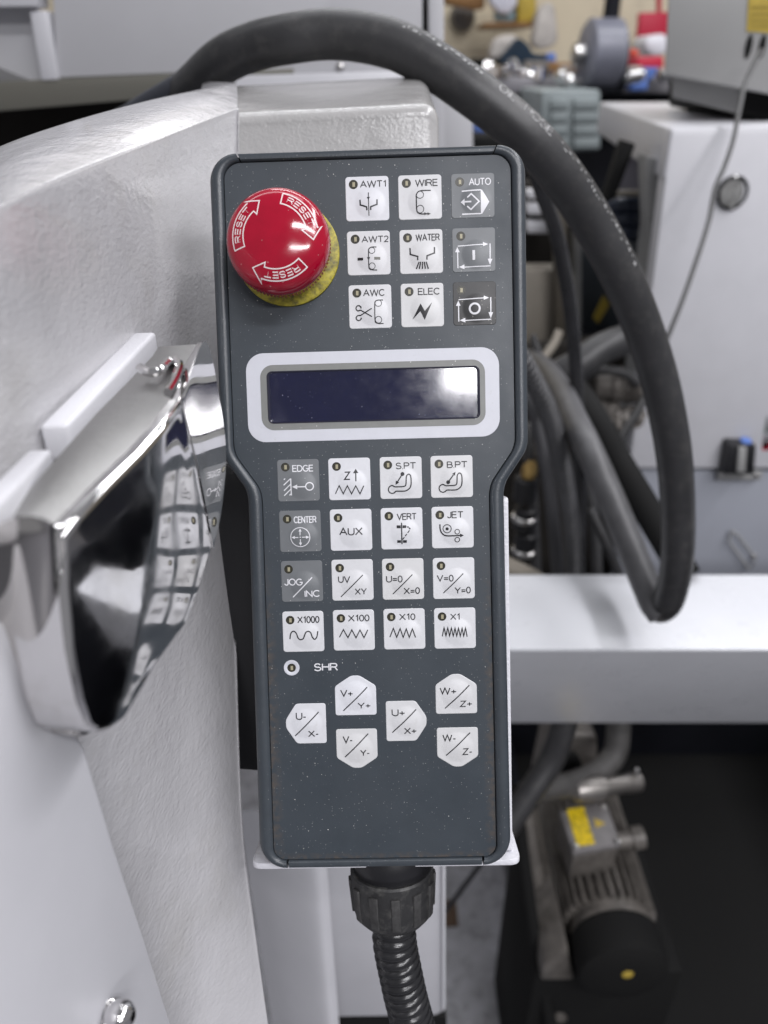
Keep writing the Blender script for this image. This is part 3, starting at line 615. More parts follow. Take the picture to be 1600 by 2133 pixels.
# long side wall, top row first; each row runs from the near end to the corner by the pendant
rows = [
 [(-140, 400, .26), (0, 318, .285), (150, 262, .315), (300, 221, .35), (400, 198, .385), (480, 180, .42)],
 [(-140, 380, .245), (0, 305, .27), (150, 253, .30), (300, 212, .335), (400, 190, .37), (484, 173, .40)],
 [(-140, 425, .195), (0, 345, .215), (150, 288, .245), (300, 243, .285), (400, 214, .33), (486, 195, .375)],
 [(-140, 490, .1535), (0, 415, .173), (150, 348, .2075), (300, 292, .2565), (400, 256, .301), (486, 225, .346)],
 [(-140, 505, .150), (0, 428, .168), (150, 362, .203), (300, 304, .252), (400, 265, .297), (487, 232, .341)],
 [(-140, 523, .149), (0, 444, .1663), (150, 376, .201), (300, 316, .2495), (400, 275, .2945), (488, 240, .338)],
 [(-140, 690, .152), (0, 600, .168), (150, 530, .201), (300, 470, .247), (400, 430, .291), (487, 390, .334)],
 [(-140, 900, .157), (0, 820, .173), (150, 770, .203), (300, 720, .246), (400, 690, .288), (482, 660, .330)],
 [(-140, 1200, .160), (0, 1140, .176), (150, 1100, .205), (300, 1060, .246), (390, 1030, .284), (472, 1000, .318)],
 [(-140, 1500, .163), (0, 1450, .180), (150, 1420, .209), (300, 1390, .248), (395, 1370, .282), (482, 1350, .310)],
 [(-140, 1800, .167), (0, 1780, .185), (150, 1760, .214), (300, 1745, .251), (400, 1730, .280), (494, 1720, .303)],
 [(-140, 2000, .171), (0, 1990, .190), (150, 1985, .219), (300, 1975, .255), (410, 1970, .282), (521, 1960, .303)],
 [(-140, 2320, .176), (0, 2320, .196), (150, 2320, .225), (300, 2320, .260), (430, 2320, .288), (572, 2320, .306)]]
R3 = []
for r in rows:
    P_ = [W(*q) for q in r]; e = P_[-1]
    P_ += [e+Vector((.0012, .0028, 0)), e+Vector((-.0020, .012, 0)), e+Vector((-.030, .07, 0))]
    R3.append(P_)
part('side_wall', grid(R3, 6, 7), m_cast, cast, smooth=180)
# squared block at the corner, behind the top of the pendant
ys = W(700, 225, .338).y; pA = W(480, 238, .338); pB = W(917, 214, .338)
def blk():
    x0, x1 = pA.x-.016, pB.x; zt0, zt1 = pA.z-.0004, pB.z; y0 = ys; y1 = W(700, 177, .43).y
    prof = []
    for k in range(9):                                # rounded front top edge, then the top running back
        a = PI/2*k/8; prof.append((y0+.006-.006*math.cos(a), -.006+.006*math.sin(a)))
    prof = [(y0+.004, -.17), (y0+.001, -.12), (y0, -.05)] + prof + [(y0+.02, .0012), (y0+(y1-y0)*.6, .0058), (y1-.01, .0095), (y1, .0088), (y1+.006, 0), (y1+.008, -.06)]
    bm = bmesh.new(); R_ = []
    xs = [x0, x0+.02, x0+.06, x1-.03, x1-.008] + [x1-.008+.008*math.sin(PI/2*k/6) for k in range(1, 7)]
    dz = [0, 0, 0, 0, 0] + [.008*(1-math.cos(PI/2*k/6)) for k in range(1, 7)]
    for x, d in zip(xs, dz):
        t = (x-x0)/(x1-x0); zt = zt0+(zt1-zt0)*t; lean = lambda z: min(0, z+.006)*.67
        R_.append([bm.verts.new((x, (y+d*.6 if j < 12 else y)+lean(z), zt+z-d*(1 if z > -.02 else 0))) for j, (y, z) in enumerate(prof)])
    R_.append([bm.verts.new((x1, max(y, y0+.01)+lean(z), zt1+min(z, -.008))) for y, z in prof])
    for a, c in zip(R_, R_[1:]):
        for k in range(len(prof)-1): bm.faces.new((a[k], a[k+1], c[k+1], c[k]))
    bm.faces.new(R_[-1]); return bm
part('corner_block', blk(), m_castshade, cast, smooth=60)

# ------------------------------------------------------------------ chrome pull handle standing off the side wall
HB = (W(133, 1200, .150), W(379, 832, .1955), W(445, 1140, .2125))
HN = (HB[1]-HB[0]).cross(HB[2]-HB[0]).normalized()
if HN.x < 0: HN = -HN
def hp(u, v): return hit(u, v, HB[0], HN)
fp = [(128, 1118), (162, 1072), (222, 1008), (292, 940), (340, 886), (379, 832), (410, 960), (432, 1070), (444, 1140), (418, 1225), (390, 1300), (325, 1388), (292, 1450), (260, 1500), (232, 1520), (208, 1526), (186, 1512), (168, 1462), (146, 1352), (133, 1225)]
handle = thing('pull_handle', 'curved mirror chrome pull handle on the machine side, reflecting the keypad', 'handle', hp(250, 1200))
back = -HN*.0125
bm = bmesh.new()
F_ = [bm.verts.new(hp(u, v)) for u, v in fp]; B_v = [bm.verts.new(hp(u, v)+back+Vector((0, 0, 0))) for u, v in fp]
n = len(fp); bm.faces.new(B_v[::-1])
cen = sum((v.co for v in F_), Vector())/n; prev = F_
for s_ in (.93, .8, .62, .4, .2):                     # the face bulges a little
    cur = [bm.verts.new(cen+(v.co-cen)*s_+HN*.0013*(1-s_*s_)) for v in F_]
    for i in range(n): bm.faces.new((prev[i], prev[(i+1) % n], cur[(i+1) % n], cur[i]))
    prev = cur
bm.faces.new(prev)
for i in range(n): bm.faces.new((F_[i], B_v[i], B_v[(i+1) % n], F_[(i+1) % n]))
bmesh.ops.recalc_face_normals(bm, faces=bm.faces[:])
fs_ = set(F_); bs_ = set(B_v); ed = [e for e in bm.edges if all(v in fs_ for v in e.verts)]
bmesh.ops.bevel(bm, geom=ed, offset=.0050, segments=8, affect='EDGES', profile=.5, clamp_overlap=True)
part('grip', bm, m_chrome, handle, smooth=80)
# flared far wing beyond the crease
wing = [(379, 832), (405, 772), (426, 712), (433, 702), (446, 770), (460, 845), (470, 915), (471, 985), (462, 1060), (444, 1140)]
wd = [.217, .226, .236, .238, .242, .245, .248, .248, .246, .241]
A_w = [W(u, v, d) for (u, v), d in zip(wing, wd)]
cr = [hp(379, 832), hp(410, 960), hp(432, 1070), hp(444, 1140)]
bm = bmesh.new()
edge_out = catmull([W(379, 832, .196), W(428, 710, .222), W(460, 845, .229), W(471, 950, .231), W(462, 1060, .226), W(445, 1140, .2135)], 6)
edge_in = catmull([W(379, 832, .1955)]+cr[1:], 10)
edge_in = [edge_in[round(i*(len(edge_in)-1)/(len(edge_out)-1))] for i in range(len(edge_out))]
rw = []
for a, b in zip(edge_in, edge_out):
    rw.append([bm.verts.new(a), bm.verts.new(a.lerp(b, .5)+HN*.0), bm.verts.new(b), bm.verts.new(b+back*.12), bm.verts.new(b.lerp(a, .4)+back*.5)])
for a, c in zip(rw, rw[1:]):
    for k in range(4): bm.faces.new((a[k], a[k+1], c[k+1], c[k]))
part('flared_end', bm, m_chrome, handle, smooth=40)
# flat top of the handle, with its cast catch
top = [hp(379, 832), hp(340, 886), hp(292, 940), hp(222, 1008), hp(162, 1072), hp(135, 1104)]
lf = [(318, 742), (262, 800), (200, 862), (140, 930), (70, 1010), (15, 1075)]
bm = bmesh.new(); rr = []
tip = W(427, 716, .222)
for a, (u, v) in zip(top, lf):
    b = hit(u, v, a+Vector((0, 0, .0005)), Vector((0, 0, 1)))
    rr.append([bm.verts.new(a+back*.28), bm.verts.new(a.lerp(b, .5)+Vector((0, 0, .0015))), bm.verts.new(b), bm.verts.new(b-Vector((0, 0, .006)))])
far = hit(330, 722, tip, Vector((0, 0, 1))); rr.insert(0, [bm.verts.new(tip), bm.verts.new(tip.lerp(far, .5)), bm.verts.new(far), bm.verts.new(far-Vector((0, 0, .006)))])
rr.append([bm.verts.new(v.co+Vector((0, -.0015, -.007))) for v in rr[-1]])
for a, c in zip(rr, rr[1:]):
    for k in range(3): bm.faces.new((a[k], a[k+1], c[k+1], c[k]))
part('top_flange', bm, m_chromesatin, handle, smooth=60)
zk = hp(379, 832).z+.0035
hk = [hz(u, v, zk) for u, v in [(292, 766), (306, 774), (322, 775), (338, 768), (352, 754), (366, 752), (374, 764), (366, 790), (350, 818)]]
ne = [[(-30, 1110, .146), (20, 1082, .1405), (70, 1076, .1400), (112, 1092, .1425), (134, 1122, .1490)],
      [(-26, 1160, .148), (24, 1150, .1430), (72, 1146, .1425), (112, 1158, .1450), (136, 1175, .1515)],
      [(-6, 1320, .158), (46, 1318, .1530), (90, 1318, .1530), (124, 1322, .1560), (148, 1330, .1610)],
      [(52, 1470, .169), (95, 1472, .1645), (128, 1474, .1645), (156, 1474, .1670), (176, 1474, .1710)],
      [(96, 1524, .174), (130, 1530, .1705), (156, 1532, .1705), (178, 1530, .1725), (196, 1522, .1755)]]
part('near_end', grid([[W(*q) for q in r] for r in ne], 6, 6), M('chrome_worn', (.62, .60, .58), .13, 1, roughvar=(90, .06)), handle, smooth=180)
part('catch', tube(catmull(hk, 5), .0013, 10), m_chrome, handle)

# white mounting strip in two lengths behind the handle
strip = thing('mounting_strip', 'white painted mounting strip in two lengths running behind the chrome handle', 'bracket', W(200, 850, .22))
def bar(a, b, wd_, dep):
    a, b = Vector(a), Vector(b); side = Vector((-1, -.12, 0)).normalized()*wd_
    return prism([a, b, b+side, a+side], (0, 0, -dep), .0012, 3)
part('strip_length', bar(W(325, 690, .241), W(140, 884, .187), .0068, .010), m_white, strip)
part('strip_length', bar(W(108, 934, .178), W(-60, 1110, .134), .0055, .007), m_white, strip)
lowp = [(-60, 1110, .13), (20, 1040, .152), (60, 1180, .158), (95, 1330, .166), (132, 1490, .176), (142, 1545, .180), (60, 1560, .176), (-60, 1560, .16)]
lowp = [(u, v, d+.016) for u, v, d in lowp]
part('backing_web', prism([W(*q) for q in lowp], (-.004, .003, 0), .0010, 2), m_white, strip)

# smooth door panel at the lower left
door = thing('door_panel', 'smooth pale grey door panel with a straight edge at the foot of the casting', 'door panel', W(120, 1900, .2))
dp = [(176, 1560, .186), (236, 1760, .202), (300, 1955, .219), (380, 2210, .240), (380, 2330, .244), (-160, 2330, .176), (-160, 1300, .133), (20, 1300, .145)]
_a, _b, _c = W(176, 1560, .186), W(380, 2330, .244), W(-160, 1300, .133); dn = (_b-_a).cross(_c-_a).normalized()
part('sheet', prism([hit(u, v, _a, dn) for u, v, d in dp], (-.005, .004, 0), .0009, 3), m_door, door)
kb = thing('ball_knob', 'small polished ball headed knob on the pale door panel', 'knob', W(240, 2100, .198))
k0 = W(228, 2118, .199); kx = Vector((.55, -.35, .75)).normalized()
part('stem', lathe([(.0030, -.008), (.0030, .004), (.0042, .005)], k0, kx, 24), m_chrome, kb)
part('ball', lathe([(.0035*math.sin(PI*k/12)+.0004, .0085-.0042*math.cos(PI*k/12)) for k in range(13)], k0, kx, 24), m_chrome, kb, smooth=180)

# ------------------------------------------------------------------ oil hose arching over the pendant
hp_ = [(262, 262, .56), (330, 232, .52), (395, 187, .48), (462, 128, .445), (530, 97, .43), (602, 81, .42), (680, 72, .417), (756, 78, .415), (832, 98, .413), (908, 139, .412), (978, 187, .412), (1040, 234, .415), (1102, 288, .42), (1160, 353, .43), (1222, 443, .445), (1288, 562, .463), (1331, 660, .48), (1368, 770, .50), (1390, 863, .515), (1405, 958, .535), (1412, 1062, .56), (1412, 1150, .58), (1404, 1210, .60), (1388, 1258, .625), (1364, 1262, .66), (1338, 1200, .70), (1310, 1120, .73), (1260, 1000, .76), (1215, 900, .79)]
HR = .0121
hpath = resample(catmull([W(*q) for q in hp_], 12), .0022)
hose = thing('oil_hose', 'thick black rubber oil hose looping over the pendant, lettered along its upper side', 'hose', W(1160, 353, .43))
part('hose_wall', tube(hpath, HR, 32), m_rubber, hose, smooth=180)
# worn print running along it
HF = frames(hpath)
def near(u, v): return min(range(len(hpath)), key=lambda i: ((hpath[i]-CAM).normalized()-ray(u, v).normalized()).length)
def hose_pt(sdist, off, i0):
    f = i0+sdist/.0022; i = max(0, min(len(hpath)-2, int(f))); t = f-i; p = hpath[i].lerp(hpath[i+1], t); T = HF[i][0]
    view = (CAM-p); view = (view-T*view.dot(T)).normalized(); out = T.cross(view).normalized()
    if out.dot(RT+UP) < 0: out = -out                # towards the outer side of the arch
    a = math.radians(34) - off/HR
    return p + (out*math.cos(a) + view*math.sin(a))*(HR+.00012)
P = Print(); i0 = near(996, 200)
def fnh(x, y): return hose_pt(x, y, i0)
P.text('OIL', 0.006, .0165, -.0030, .0030, fnh, .14)
P.text('HOSE', .0225, .041, -.0030, .0030, fnh, .14)
o = P.done('hose_print', m_hoseprint, hose); shift(o, hose)
# unreadable worn dashes before and after the words
bm = bmesh.new(); rnd = random.Random(4)
for a, b in ((-.050, -.004), (.047, .132)):
    s_ = a
    while s_ < b:
        L_ = rnd.uniform(.0008, .0026); o0 = rnd.uniform(-.0022, .001); o1 = o0+rnd.uniform(.0008, .0024)
        vs = [bm.verts.new(hose_pt(*q, i0)) for q in ((s_, o0), (s_+L_, o0), (s_+L_, o1), (s_, o1))]; bm.faces.new(vs)
        s_ += L_+rnd.uniform(.0006, .0026)
part('worn_print', bm, m_hoseprint, hose, smooth=None, kind='stuff')
def hosing(name, pts, r, m, label, cat, group=None, n=10, seg=16):
    p = catmull([W(*q) for q in pts], n); o = link(name, tube(p, r, seg), m, smooth=180); tag(o, label, cat, group); return o
hosing('black_hose', [(250, 250, .50), (290, 222, .49), (350, 186, .48), (400, 155, .475)], .0055, M('hose_bluish', (.035, .038, .048), .4), 'thinner bluish black hose beside the foot of the oil hose', 'hose')
hosing('black_strap', [(1112, 350, .66), (1136, 420, .68), (1160, 490, .70), (1178, 580, .72), (1190, 660, .74), (1200, 780, .77), (1204, 900, .79), (1206, 1060, .82), (1208, 1290, .86)], .0068, m_conduit, 'smooth black cable dropping straight beside the right of the pendant', 'cable')
cp2 = resample(catmull([W(*q) for q in [(1030, 660, .62), (1078, 735, .63), (1112, 795, .65), (1144, 865, .68), (1164, 940, .72), (1180, 1020, .76), (1191, 1110, .81), (1198, 1290, .88)]], 14), .0005)
o = link('corrugated_conduit', tube(cp2, corr(0, .0060, .0072, .0090), 20), M('conduit_worn', (.060, .060, .064), .34, var=(80, .4)), smooth=50)
tag(o, 'thin black ribbed conduit curving down beside the right edge of the pendant', 'conduit')
hosing('dark_tube', [(1080, 780, .85), (1112, 860, .85), (1130, 930, .85), (1146, 1030, .86), (1158, 1140, .87), (1168, 1290, .88)], .0072, M('tube_grey', (.05, .05, .055), .5), 'dull charcoal tube between the ribbed conduit and the pendant', 'tube')
hosing('lit_hose_run', [(1380, 1282, .628), (1364, 1258, .632), (1344, 1215, .637), (1310, 1130, .645), (1268, 1030, .655), (1226, 935, .67), (1196, 870, .72), (1168, 810, .80), (1140, 770, .93), (1110, 745, 1.09)], .0118, m_rubberlit, 'return run of the oil hose rising up left, coloured lighter for the light on it', 'hose', seg=24)  # same hose as the oil hose; the lighter colour stands for light on it

# ------------------------------------------------------------------ the machine and workshop behind
m_grey = M('machine_grey', (.55, .55, .57), .45, var=(12, .05))
m_greylow = M('machine_blue_grey', (.33, .345, .39), .45, var=(10, .06))
m_greybox = M('machine_warm_grey', (.33, .33, .325), .45, var=(12, .06))
m_lipshade = M('lip_in_shade', (.17, .165, .14), .55)  # shade under the cover put into the colour
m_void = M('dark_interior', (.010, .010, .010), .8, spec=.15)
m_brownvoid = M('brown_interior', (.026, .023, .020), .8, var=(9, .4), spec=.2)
m_darkblue = M('dark_steel_and_shade', (.012, .013, .018), .6, var=(8, .4), spec=.2)  # on the bay walls its darkness stands for shadow
m_iron = M('oily_iron', (.17, .155, .14), .45, .2, var=(60, .5), bump=[(200, .0008, 3)])
m_tan = M('tan_panel', (.30, .27, .225), .6, var=(10, .25))
m_floor = M('workshop_floor', (.19, .19, .21), .35, var=(14, .45), stain=(40, .5, .7, (.03, .03, .032), .7), dust=[(60, .08, (.5, .5, .5), .1)])
m_cream = M('cream_wall', (.80, .70, .52), .7, var=(3, .15), stain=(6, .55, .75, (.42, .37, .28), .6))
m_navy = M('navy_cloth', (.012, .03, .055), .9, var=(20, .4))
m_cloth = M('white_cloth', (.60, .56, .52), .9, var=(14, .3), bump=[(20, .01, 2)])
m_yellowp = M('yellow_card', (.55, .40, .06), .6, var=(25, .3))
m_bluep = M('blue_plastic', (.10, .19, .52), .5)
m_redp = M('red_board', (.50, .012, .045), .5)
m_wood = M('wood', (.33, .17, .06), .6, var=((6, 40, 40), .5))
m_drawer = M('drawer_grey', (.25, .285, .29), .5, var=(8, .15))
m_brass = M('brass', (.62, .42, .16), .3, 1)

floor = link('floor', prism([(-7, -6, -.05), (7, -6, -.05), (7, 8, -.05), (-7, 8, -.05)], (0, 0, .05)), m_floor, kind='structure')
wall = link('wall', box((1.5, 4.3, 1.6), (11, .12, 3.6), 0), m_cream, kind='structure')

# long white cross beam
beam = thing('cross_beam', 'bright white horizontal machine beam running out of the right edge under the oil hose', 'beam', W(1340, 1352, .68))
bz = W(1080, 1354, .68).z
bf, bb = hz(1340, 1354, bz), hz(1340, 1219, bz)
hh2 = bz - hy(1340, 1507, bf.y+.085).z
bmx = prism([(-.13, bf.y, bz), (-.13, bb.y+.02, bz), (-.13, bb.y+.05, bz-hh2), (-.13, bf.y+.085, bz-hh2)], (.95, 0, 0), .0030, 4)
part('beam_body', bmx, M('beam_paint', (.58, .59, .62), .32, var=(9, .08), roughvar=(30, .08)), beam)

# white cabinet with an overhanging worktop
Y1 = 1.0
cab = thing('white_cabinet', 'large white steel cabinet with overhanging top and blue grey lower panel at the right edge', 'cabinet', hy(1500, 1200, Y1))
fL = hy(1398, 267, Y1); fR = hy(1800, 252, Y1); bL = hz(1250, 213, fL.z); bR = bL+Vector((.9, .05, 0))
part('worktop', prism([fL, fR, bR, bL], (0, 0, -.056), .004, 3), m_white, cab)
part('front_panel', vslab([(1399, 275), (1800, 262), (1800, 976), (1311, 976)], Y1-.001, .03), m_white, cab)
part('lower_panel', vslab([(1311, 978), (1800, 982), (1800, 1330), (1268, 1330)], Y1+.008, .03), m_greylow, cab)
sd = prism([hy(1392, 340, Y1+.036), hy(1310, 980, Y1+.036), hy(1310, 980, Y1+.036)+Vector((.004, .09, .02)), hy(1392, 340, Y1+.036)+Vector((.004, .09, .0))], (-.0025, 0, 0), 0)
part('side_return', sd, m_greybox, cab)
wb = bmesh.new(); lp = [hy(u, v, Y1+.0) for u, v in [(1524, 1106), (1519, 1128), (1562, 1186), (1572, 1172), (1571, 1158), (1536, 1112), (1524, 1106)]]
part('pull_loop', tube(lp, .0016, 8), m_greybox, cab)
part('screw', lathe([(.0001, .003), (.003, .002), (.0042, 0)], hy(1572, 1158, Y1+.004), (0, -1, 0), 12), m_steel, cab)

gauge = thing('sight_glass', 'small round clear glass with chrome rim on the front of the white cabinet', 'sight glass', hy(1522, 400, Y1-.004))
gc = hy(1522, 400, Y1+.002); gax = (0.12, -1, .02)
part('rim', lathe([(.0175, 0), (.0195, .002), (.0195, .007), (.0175, .0085), (.0160, .006)], gc, gax, 40, caps=False), M('dark_rim', (.12, .12, .12), .15, 1), gauge)
part('glass', lathe([(.0001, .0055), (.008, .0062), (.0168, .004), (.0168, .001)], gc, gax, 40), M('smoky_glass', (.34, .34, .33), .12, .1, coat=.6, var=(120, .5)), gauge)
wire = [(1586, 104, .905), (1570, 135, .895), (1552, 175, .885), (1540, 230, .875), (1528, 290, .87), (1510, 345, .87), (1490, 392, .87), (1478, 455, .87), (1455, 530, .87), (1422, 625, .875), (1390, 705, .885), (1345, 820, .91), (1290, 910, .93)]
hosing('thin_cable', wire, .0027, M('cable_grey', (.09, .09, .09), .4), 'thin grey cable hanging from the grey box past the sight glass', 'cable')
plug = thing('connector', 'black cable connector with a blue cap screwed to the white cabinet', 'connector', hy(1545, 960, Y1))
part('body', vslab([(1518, 925), (1577, 928), (1572, 990), (1508, 988)], Y1-.022, .024, .003), m_black, plug)
part('ridge', vslab([(1540, 932), (1556, 932), (1553, 984), (1535, 984)], Y1-.026, .004, .001), m_greybox, plug)
part('flange', vslab([(1497, 982), (1590, 982), (1586, 1000), (1494, 1000)], Y1-.002, .005, .001), m_greybox, plug)
part('cap', lathe([(.0001, .009), (.0075, .008), (.0085, 0)], hy(1551, 926, Y1-.010), (0, -.2, 1), 20), m_bluep, plug)
for u in (1505, 1576): part('screw', lathe([(.0001, .0025), (.0032, .0015), (.004, 0)], hy(u, 990, Y1-.003), (0, -1, 0), 12), m_steel, plug)
lab = link('warning_label', vslab([(1590, 905), (1640, 905), (1640, 938), (1587, 938)], Y1-.001, .002, 0), m_redp); tag(lab, 'red label at the right edge beside the blue capped connector', 'label')
lab = link('status_label', vslab([(1596, 868), (1640, 868), (1640, 903), (1590, 903)], Y1-.001, .002, 0), M('green_card', (.10, .30, .12), .5)); tag(lab, 'green label at the right edge above the red label', 'label')

# grey control box standing on the cabinet
Y2 = 1.10
gb = thing('grey_control_box', 'grey steel box on the white cabinet with yellow sticker and two dark slots', 'control box', hy(1500, 200, Y2))
part('case', vslab([(1397, -120), (1800, -120), (1800, 232), (1600, 196), (1384, 156)], Y2, .4, .004, dx=.16), m_greybox, gb)
part('plinth', vslab([(1400, 150), (1560, 170), (1560, 243), (1400, 203)], Y2+.05, .3, .002, dx=.12), m_greybox, gb)
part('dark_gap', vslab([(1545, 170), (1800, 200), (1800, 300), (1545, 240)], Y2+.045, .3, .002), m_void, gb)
st = part('yellow_sticker', vslab([(1563, -60), (1640, -60), (1640, 70), (1556, 65)], Y2-.0015, .0012, 0), m_yellowp, gb)
for k, v in enumerate((12, 27, 40, 52)):
    link('print_line', vslab([(1566-k, v), (1640, v), (1640, v+5), (1565-k, v+5)], Y2-.0024, .0006, 0), M('sticker_ink', (.30, .22, .03), .6), st)
for u in (1559, 1587):
    c = hy(u, 97, Y2); bm = prism([c+Vector((.0042*math.cos(a), -.0015, .013*math.sin(a))) for a in [2*PI*k/16 for k in range(16)]], (0, .001, 0)); part('slot', bm, m_void, gb)

# pump motor under the beam
A0 = W(1208, 1690, 1.06); B0 = W(1283, 1975, .90); B0.z = A0.z; mx = (B0-A0).normalized(); ML = (B0-A0).length; sidev = mx.cross(Vector((0, 0, 1))).normalized()
mot = thing('pump_motor', 'oily grey electric pump motor with cooling fins and yellow labelled terminal box below the beam', 'motor', A0)
part('barrel', lathe([(.040, -.03), (.046, -.02), (.046, ML*.89), (.05, ML*.90), (.05, ML*.93)], A0, mx, 40), m_iron, mot)
for k in range(30):
    a = 2*PI*k/30; rd = sidev*math.cos(a)+Vector((0, 0, 1))*math.sin(a); tg = mx.cross(rd)
    if math.sin(a) < -.5: continue
    c0 = A0+rd*.0455-mx*.012; part('cooling_fin', prism([c0-tg*.0016, c0+tg*.0016, c0+tg*.0010+rd*.0095, c0-tg*.0010+rd*.0095], mx*(ML*.91), 0), m_iron, mot)
fc = part('fan_cover', lathe([(.049, ML*.93), (.0525, ML*.95), (.0525, ML*1.12), (.050, ML*1.17), (.040, ML*1.20), (.02, ML*1.21)], A0, mx, 48), m_void, mot)
link('yellow_dot', lathe([(.0001, .001), (.006, .0005), (.0065, 0)], A0+mx*ML*1.212+Vector((0, 0, .012)), mx, 16), m_yellowp, fc)
zl = A0.z+.098
lid = [hz(u, v, zl) for u, v in [(1166, 1686), (1262, 1672), (1292, 1756), (1196, 1773)]]
part('terminal_box', prism([p+Vector((0, 0, -.004)) for p in lid], (0, 0, -.05), .004, 2), m_iron, mot)
tl = part('terminal_lid', prism([p+(p-(lid[0]+lid[2])/2)*.04 for p in lid], (0, 0, -.010), .003, 2), M('lid_grey', (.20, .19, .19), .45, var=(60, .3)), mot)
par = Matrix.Translation(-A0)
lb = link('yellow_label', prism([hz(u, v, zl+.0008) for u, v in [(1180, 1686), (1216, 1681), (1240, 1757), (1203, 1763)]], (0, 0, -.0006), 0), M('label_yellow', (.72, .52, .01), .5, stain=(160, .48, .62, (.12, .10, .02), .6)), tl)
lb = link('warning_triangle', prism([hz(u, v, zl+.0008) for u, v in [(1237, 1704), (1262, 1715), (1242, 1724)]], (0, 0, -.0006), 0), m_yellowp, tl)
for u, v in ((1176, 1690), (1256, 1680), (1286, 1754), (1200, 1764)):
    s_ = link('screw', lathe([(.0001, .003), (.0035, .002), (.0042, 0)], hz(u, v, zl+.0005), (0, 0, 1), 12), m_steel, tl)
part('cable_entry', lathe([(.011, 0), (.011, .02), (.014, .021), (.014, .035), (.009, .036)], hz(1280, 1752, zl-.025), (1, .1, .1), 20), m_iron, mot)
part('mounting_foot', prism([A0+sidev*.045+Vector((0, 0, -.055)), A0+sidev*.085+Vector((0, 0, -.055)), A0+sidev*.085+Vector((0, 0, -.02)), A0+sidev*.060+Vector((0, 0, .012))], mx*ML*1.05, .004), m_iron, mot)
part('pedestal', prism([A0+sidev*.09+Vector((0, 0, -.056)), A0-sidev*.09+Vector((0, 0, -.056)), A0-sidev*.09+mx*ML+Vector((0, 0, -.056)), A0+sidev*.09+mx*ML+Vector((0, 0, -.056))], (0, 0, .056-A0.z+.004), .004), m_void, mot)
m_dull = M('dull_steel', (.36, .34, .32), .38, .9, var=(60, .4))
pf = thing('pipe_fitting', 'dull steel pipe elbow and coupling lying above the motor terminal box', 'pipe fitting', W(1270, 1640, .95))
p0, p1 = W(1188, 1650, .94), W(1372, 1622, .98); pv = (p1-p0)
part('sleeve', lathe([(.006, 0), (.013, .006), (.0165, .022), (.0165, .044), (.012, .046)], p0, pv, 28), m_dull, pf)
part('pipe', lathe([(.0115, .046), (.0115, .082), (.0125, .083), (.0125, .098), (.010, .100)], p0, pv, 28), m_dull, pf)
part('grease_nipple', lathe([(.004, 0), (.004, .02), (.002, .024)], p0+pv.normalized()*.092, (0, 0, 1), 12), m_steel, pf)
pb = thing('pump_block', 'oily cast pump block behind the pipe fitting', 'pump', W(1205, 1560, 1.05))
part('block', prism([W(u, v, d) for u, v, d in [(1165, 1528, 1.05), (1245, 1532, 1.05), (1252, 1700, 1.12), (1130, 1690, 1.10)]], (0, .10, -.02), .008, 3), m_iron, pb)
part('port', lathe([(.016, 0), (.016, .012), (.009, .013), (.008, .004)], W(1183, 1585, 1.04), (0, -1, .3), 20), m_void, pb)
hosing('pump_hose', [(1185, 1460, .86), (1172, 1520, .87), (1150, 1580, .88), (1112, 1640, .88), (1070, 1700, .88), (1030, 1760, .88)], .0145, m_rubber, 'thick black hose curving from under the beam down behind the pendant', 'hose')
hosing('return_hose', [(1288, 1460, .98), (1288, 1530, .98), (1278, 1575, .98), (1240, 1612, .97), (1195, 1632, .95), (1130, 1645, .93), (1080, 1660, .92)], .0150, M('hose_dusty', (.075, .072, .07), .6, var=(60, .4)), 'dusty grey hose looping above the pipe fitting', 'hose')
hosing('side_pipe', [(1093, 1680, .98), (1108, 1760, .98), (1128, 1880, .98), (1150, 2010, .98), (1165, 2120, .98)], .011, m_iron, 'oily grey pipe standing beside the left of the pump motor', 'pipe')
hosing('floor_cable', [(1010, 1790, 1.0), (985, 1822, 1.02), (955, 1862, 1.03), (928, 1896, 1.04), (890, 1930, 1.06)], .0035, m_black, 'thin black cable running down past the cable gland', 'cable')
hosing('black_pipe', [(1070, 1640, .90), (1092, 1800, .92), (1115, 1960, .94), (1150, 2150, .97)], .008, m_void, 'straight black pipe sloping down at the left of the pump motor', 'pipe')
tray = thing('shade_tray', 'added black tray standing for the shadow on the floor under the pump motor', 'tray', (.5, .75, .02))  # added so the floor reads as dark as the shadowed bay
part('pan', box((.77, .72, .012), (1.02, 1.15, .02), .004), m_void, tray)
part('lip', box((.262, .72, .04), (.012, 1.15, .08), .003), m_darkblue, tray)
tank = link('machine_bed', box((.92, 1.42, .45), (1.5, .5, .9), .01), m_darkblue); tag(tank, 'machine base behind the pump motor, coloured dark for the shadow in the bay', 'machine base')  # shadow of the machine cavity put into the wall colour
sideb = link('side_guard', box((.98, .55, .44), (.04, 1.2, .86), .006), m_darkblue); tag(sideb, 'side guard closing the machine bay at the right, coloured dark for the shadow there', 'guard')  # dark colour again stands for the shadow inside the bay
wd1 = link('wood_block', vslab([(926, 1800), (950, 1800), (958, 1905), (925, 1905)], .95, .05), m_wood); tag(wd1, 'tan wooden offcut standing behind the cable gland', 'wood')
wd2 = link('rusty_block', vslab([(926, 1928), (956, 1930), (956, 1985), (926, 1985)], .80, .05), M('rust', (.05, .028, .015), .8)); tag(wd2, 'rusty brown block on the floor behind the corrugated conduit', 'block')

